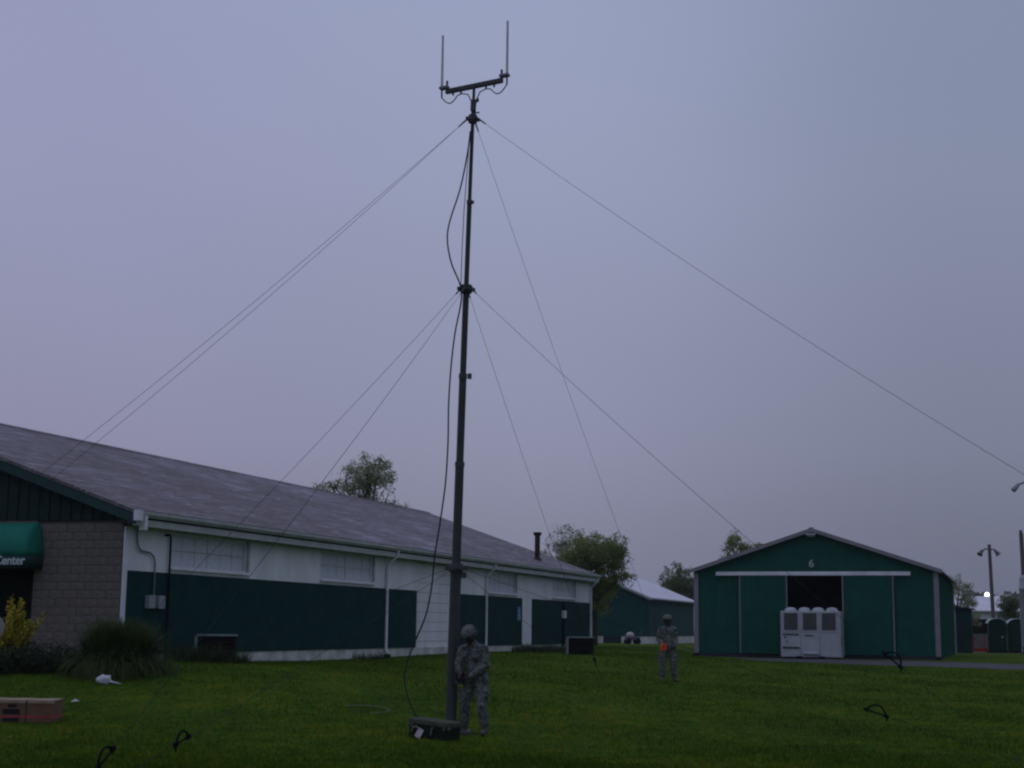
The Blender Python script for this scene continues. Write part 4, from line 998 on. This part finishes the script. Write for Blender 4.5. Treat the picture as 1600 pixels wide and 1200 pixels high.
# white plastic bag on the grass
bg_ = MB().ell((0, 0, .10), (.21, .15, .14), 28, 16)
bo = bg_.build('plastic_bag', MT['bag'], None, True)
for v_ in bo.data.vertices:
    p = v_.co.copy(); v_.co += p.normalized()*(.05*mnoise.noise(p*7)+.05*(abs(mnoise.noise(p*13))-.2)+.015*mnoise.noise(p*31))
bx_, by_ = -8.02, 29.75; bo.location = (bx_, by_, h(bx_, by_)+.02)
MB().tube([(.12, 0, .06), (.24, -.03, .05), (.40, -.05, .02), (.52, -.05, .0)], [.06, .035, .02, .006], 8).build('twisted_neck', MT['bag'], bo, True)
bo.scale = (.68, .68, .68)
tag(bo, 'crumpled white plastic bag lying on the grass before the shrubs', 'bag')

lx_, ly_ = -7.95, 27.6
sc_ = MB().add([(-.07, -.05, .02), (.05, -.06, .035), (.08, .04, .03), (.0, .02, .075), (-.06, .05, .02)], [(0, 1, 3), (1, 2, 3), (2, 4, 3), (4, 0, 3)]).build('paper_scrap', MT['paper'], None, loc=(lx_, ly_, h(lx_, ly_)+.03))
tag(sc_, 'small pale paper scrap on the grass behind the cartons', 'litter')

# ------------------------------------------------------------------ people
def remesh(mb, name, m, parent, voxel, wrinkle=0, seed=0, smooth_it=3, keep=None):
    me = mb.mesh(name); o = bpy.data.objects.new(name, me); COL.objects.link(o)
    r_ = o.modifiers.new('r', 'REMESH'); r_.mode = 'VOXEL'; r_.voxel_size = voxel; r_.use_smooth_shade = True
    if smooth_it:
        s_ = o.modifiers.new('s', 'SMOOTH'); s_.factor = .5; s_.iterations = smooth_it
    dg = bpy.context.evaluated_depsgraph_get(); me2 = bpy.data.meshes.new_from_object(o.evaluated_get(dg))
    bpy.data.objects.remove(o); me2.name = name
    if wrinkle:
        n = len(me2.vertices); co = np.empty(n*3, np.float32); me2.vertices.foreach_get('co', co); co = co.reshape(-1, 3)
        nm = np.empty(n*3, np.float32); me2.vertices.foreach_get('normal', nm); nm = nm.reshape(-1, 3)
        d = np.array([mnoise.noise(Vector((c[0]*9+seed, c[1]*9, c[2]*14)))*.7 + mnoise.noise(Vector((c[0]*22, c[1]*22+seed, c[2]*30)))*.4 for c in co])
        co += nm*(d*wrinkle)[:, None]; me2.vertices.foreach_set('co', co.ravel()); me2.update()
    me2.materials.clear(); me2.materials.append(m)
    me2.polygons.foreach_set('use_smooth', [True]*len(me2.polygons))
    return link(name, me2, parent)
def hand(mb, wrist, d, nrm, curl=.5, side=1):
    """palm with four fingers and a thumb; d points to the fingertips, nrm out of the back of the hand"""
    wrist, d, nrm = Vector(wrist), Vector(d).normalized(), Vector(nrm); nrm = (nrm-d*nrm.dot(d)).normalized(); sd_ = d.cross(nrm)*side
    for k in (-1.4, -.45, .45, 1.4): mb.cap(wrist+sd_*k*.012, wrist+d*.085+sd_*k*.022, .017, .014, 8)
    for k, L_ in zip((-1.5, -.5, .5, 1.5), (.062, .078, .084, .074)):
        p = wrist+d*.09+sd_*k*.022; a = d.copy()
        for q, f_ in enumerate((.45, .32, .25)):
            a = (Matrix.Rotation(-curl*(.6+.25*q), 3, sd_*side) @ a).normalized()
            e = p+a*L_*f_*1.05; mb.cap(p, e, .0098-.0008*q, .0092-.0008*q, 8); p = e
    p = wrist+d*.03+sd_*.030; a = (d*.6+sd_*.7-nrm*.35).normalized()
    for q in range(2): e = p+a*.036; mb.cap(p, e, .012-.001*q, .0105-.001*q, 8); p = e; a = (a+d*.4-nrm*.2*curl).normalized()
def soldier(label, loc, rz, J, camo=MT['camo'], head_rot=(0, 0, 0), curlL=.8, curlR=.8, seed=0, hand_mat=None):
    """J: joints in local metres, x to picture right, y away, z up (facing -y)"""
    J = {k: Vector(v) for k, v in J.items()}
    Rh = (Matrix.Rotation(head_rot[2], 3, 'Z') @ Matrix.Rotation(head_rot[0], 3, 'X') @ Matrix.Rotation(head_rot[1], 3, 'Y'))
    H = J['head']; hp = lambda x, y, z: H + Rh @ Vector((x, y, z))
    b = MB()
    b.ell(hp(0, .01, .03), (.078, .098, .105), 18, 14, Rh); b.ell(hp(0, -.035, -.055), (.058, .058, .068), 16, 12, Rh)
    b.cap(hp(0, -.092, .005), hp(0, -.108, -.028), .012, .017, 8)                                      # nose
    b.cap(hp(-.03, -.082, .034), hp(.03, -.082, .034), .013, .013, 8)                                   # brow
    b.cap(hp(-.02, -.088, -.062), hp(.02, -.088, -.062), .009, .009, 8); b.cap(hp(-.018, -.086, -.077), hp(.018, -.086, -.077), .009, .009, 8)  # lips
    b.ell(hp(0, -.075, -.108), (.026, .024, .020), 10, 8, Rh)                                            # chin
    for s in (-1, 1): b.ell(hp(s*.080, .012, -.012), (.012, .026, .036), 10, 8, Rh); b.ell(hp(s*.045, -.062, -.028), (.024, .024, .022), 10, 8, Rh)
    b.cap(hp(0, .02, -.06), J['neck'], .056, .062); b.cap(J['neck'], J['chest'], .058, .085)
    b.cap(J['chest'], J['pelvis'], .088, .095)
    for s in ('L', 'R'):
        b.cap(J['chest']+Vector((0, 0, .06)), J['sh'+s], .07, .05); b.cap(J['sh'+s], J['el'+s], .048, .038); b.cap(J['el'+s], J['wr'+s], .038, .026)
        b.cap(J['pelvis'], J['hip'+s], .09, .08); b.cap(J['hip'+s], J['kn'+s], .078, .054); b.cap(J['kn'+s], J['an'+s], .05, .036); b.cap(J['an'+s], J['toe'+s], .036, .03)
        hand(b, J['wr'+s], J['hd'+s]-J['wr'+s], J['hn'+s], curlL if s == 'L' else curlR, 1 if s == 'R' else -1)
    P = remesh(b, 'person', MT['skin'], None, .0055, 0, 0, 1)
    P.location = loc; P.rotation_euler = (0, 0, rz)
    tag(P, label, 'person', 'soldiers in camouflage on the lawn')
    ey = MB()
    for s in (-1, 1): ey.ell(hp(s*.031, -.079, .008), (.012, .009, .010), 10, 8, Rh)
    ey.build('eyes', MT['eye'], P, True)
    # jacket
    j = MB(); c, p = J['chest'], J['pelvis']
    w_ = c.lerp(p, .55)
    j.ell(c+Vector((0, 0, .0)), (.185, .125, .20), 18, 12); j.ell(w_, (.188, .138, .22), 18, 12); j.ell(p+Vector((0, 0, .0)), (.196, .146, .15), 18, 12); j.cap(w_+Vector((0, 0, .04)), p, .155, .165)
    j.cap(c+Vector((0, 0, .08)), J['neck']-Vector((0, 0, .035)), .115, .074); 
    for s in ('L', 'R'):
        sg_ = 1 if J['sh'+s].x > 0 else -1
        j.cap(J['neck']+Vector((sg_*.03, .01, -.06)), J['sh'+s]+Vector((0, 0, -.03)), .072, .078); j.cap(J['sh'+s]+Vector((0, 0, -.03)), J['el'+s], .080, .068); j.cap(J['el'+s], J['el'+s].lerp(J['wr'+s], .93), .066, .049)
        j.obox(c+Vector((sg_*.09, -.122, .02)), (.055, 0, 0), (0, .012, 0), (0, 0, .065))
    j.tube([J['neck']+Vector((0, .0, -.05)), J['neck']+Vector((0, -.005, .022))], [.088, .078], 14)
    remesh(j, 'jacket', camo, P, .0125, .016, seed, 3)
    t = MB(); t.ell(p+Vector((0, 0, -.06)), (.165, .125, .14), 18, 12)
    for s in ('L', 'R'):
        hpj, kn, an = J['hip'+s], J['kn'+s], J['an'+s]; sg_ = 1 if hpj.x > 0 else -1
        t.cap(hpj, kn, .108, .084); t.cap(kn, an.lerp(kn, .22), .083, .074); t.cap(an.lerp(kn, .30), an.lerp(kn, .20), .084, .070)
        mid = hpj.lerp(kn, .68); t.obox(mid+Vector((sg_*.092, -.01, 0)), (.022, 0, 0), (0, .07, 0), (0, 0, .09))
    remesh(t, 'trousers', camo, P, .0125, .018, seed+5, 3)
    bl = MB().tube([p+Vector((0, 0, .005)), p+Vector((0, 0, .05))], 1, 20); bl.v = [((v[0]-p.x)*.176+p.x, (v[1]-p.y)*.132+p.y, v[2]) for v in bl.v]
    for s in ('L', 'R'):
        an, to = J['an'+s], J['toe'+s]; dd_ = (to-an); dd_.z = 0; dd_.normalize()
        bt = MB(); bt.cap(an+Vector((0, 0, .22)), an, .060, .053); bt.cap(an-Vector((0, 0, .025)), Vector((to.x, to.y, .042)), .05, .042); bt.cap(an-dd_*.035-Vector((0, 0, .04)), Vector((to.x, to.y, .022))-dd_*.02, .036, .036)
        remesh(bt, 'boot', MT['boot'], P, .009, 0, 0, 2)
    # helmet with cloth cover
    hv_ = MB(); n, m_ = 26, 12; vs = []; fs = []
    for i in range(m_+1):
        ph = PI/2*(1-i/m_)
        for k in range(n):
            th = 2*PI*k/n; low = -.030 - .028*max(0, math.sin(th)) - .018*abs(math.cos(th))**2 + .030*max(0, -math.sin(th))
            z = .125*math.sin(ph) if i < m_ else low
            r_ = math.cos(ph) if i < m_ else 1.03
            if i == m_-1: r_ = 1.0; z = low*.4
            vs.append(hp(.130*r_*math.cos(th), .012+.150*r_*math.sin(th), .052+z))
    for i in range(m_):
        for k in range(n): fs.append((i*n+k, (i+1)*n+k, (i+1)*n+(k+1) % n, i*n+(k+1) % n))
    hm = MB().add(vs, fs).build('helmet', camo, P, True)
    md = hm.modifiers.new('thick', 'SOLIDIFY'); md.thickness = .016; md.offset = -1
    st_ = MB()
    st_.tube([hp(-.100, -.01, .02), hp(-.085, -.035, -.05), hp(-.03, -.085, -.118), hp(.03, -.085, -.118), hp(.085, -.035, -.05), hp(.100, -.01, .02)], .008, 6)
    st_.build('chin_strap', MT['belt'], hm)
    bd_ = [hp(.133*math.cos(t_), .012+.153*math.sin(t_), .055) for t_ in np.linspace(0, 2*PI, 29)]
    MB().tube(bd_, .009, 6).build('helmet_band', MT['belt'], hm)
    if hand_mat:
        for s in ('L', 'R'):
            g_ = MB(); hand(g_, J['wr'+s], J['hd'+s]-J['wr'+s], J['hn'+s], curlL if s == 'L' else curlR, 1 if s == 'R' else -1)
            gi = MB(); 
            # glove slightly larger than the hand
            remesh(g_, 'glove', hand_mat, P, .0055, .0, 0, 0)
            go = P.children[-1]; me_ = go.data
            n_ = len(me_.vertices); co = np.empty(n_*3, np.float32); me_.vertices.foreach_get('co', co); nm = np.empty(n_*3, np.float32); me_.vertices.foreach_get('normal', nm)
            me_.vertices.foreach_set('co', co+nm*.004); me_.update()
    return P
# soldier working the winch
s1 = (-.565, 24.72); z1 = h(*s1)
soldier('soldier in camouflage and helmet bending over the mast winch', (s1[0], s1[1], z1), rad(-26), dict(
    head=(-.01, -.18, 1.60), neck=(-.005, -.085, 1.49), chest=(.0, -.045, 1.29), pelvis=(.03, .04, .955),
    shR=(-.185, -.075, 1.40), elR=(-.225, -.16, 1.13), wrR=(-.175, -.175, .985), hdR=(-.155, -.225, .95), hnR=(0, -.6, .6),
    shL=(.195, -.03, 1.405), elL=(.245, -.07, 1.12), wrL=(.04, -.245, .935), hdL=(-.055, -.265, .92), hnL=(.1, -.5, 1),
    hipR=(-.090, .05, .90), knR=(-.180, .02, .50), anR=(-.235, .13, .10), toeR=(-.285, .0, .045),
    hipL=(.130, .02, .90), knL=(.175, -.07, .50), anL=(.200, .03, .10), toeL=(.225, -.13, .045)),
    head_rot=(rad(36), rad(0), rad(-8)), curlL=.9, curlR=.9, seed=3, hand_mat=MT['glove'])
s2 = (4.26, 40.2); z2 = h(*s2)
soldier('soldier in camouflage standing on the far lawn with hands at his waist', (s2[0], s2[1], z2), rad(4), dict(
    head=(0, -.02, 1.605), neck=(.0, .0, 1.49), chest=(.005, .01, 1.29), pelvis=(.01, .0, .955),
    shR=(-.185, .01, 1.41), elR=(-.240, .02, 1.12), wrR=(-.175, -.185, .965), hdR=(-.11, -.25, .94), hnR=(-.3, -1, .6),
    shL=(.195, .01, 1.41), elL=(.238, .03, 1.12), wrL=(.190, -.165, .93), hdL=(.11, -.235, .90), hnL=(.3, -1, .6),
    hipR=(-.095, .0, .90), knR=(-.130, -.03, .50), anR=(-.150, .03, .10), toeR=(-.185, -.14, .045),
    hipL=(.110, .0, .90), knL=(.155, -.03, .50), anL=(.185, .02, .10), toeL=(.235, -.14, .045)),
    head_rot=(rad(8), 0, rad(4)), curlL=.8, curlR=.8, seed=11, hand_mat=MT['glove'])
orx, ory, orz = s2[0]-.13, s2[1]-.285, z2+.925
orl = thing('tape_reel', 'bright orange reel held at the waist of the far soldier', 'reel', (orx, ory, orz), rad(20))
MB().tube([(0, -.03, 0), (0, .03, 0)], .085, 16).build('tape_roll', MT['orange'], orl)
MB().tube([(0, -.04, 0), (0, -.031, 0)], .016, 10).build('hub', MT['black'], orl)
MB().obox((-.05, -.02, -.06), (.05, 0, .01), (0, .006, 0), (-.01, 0, .05)).build('loose_tape', MT['orange'], orl)
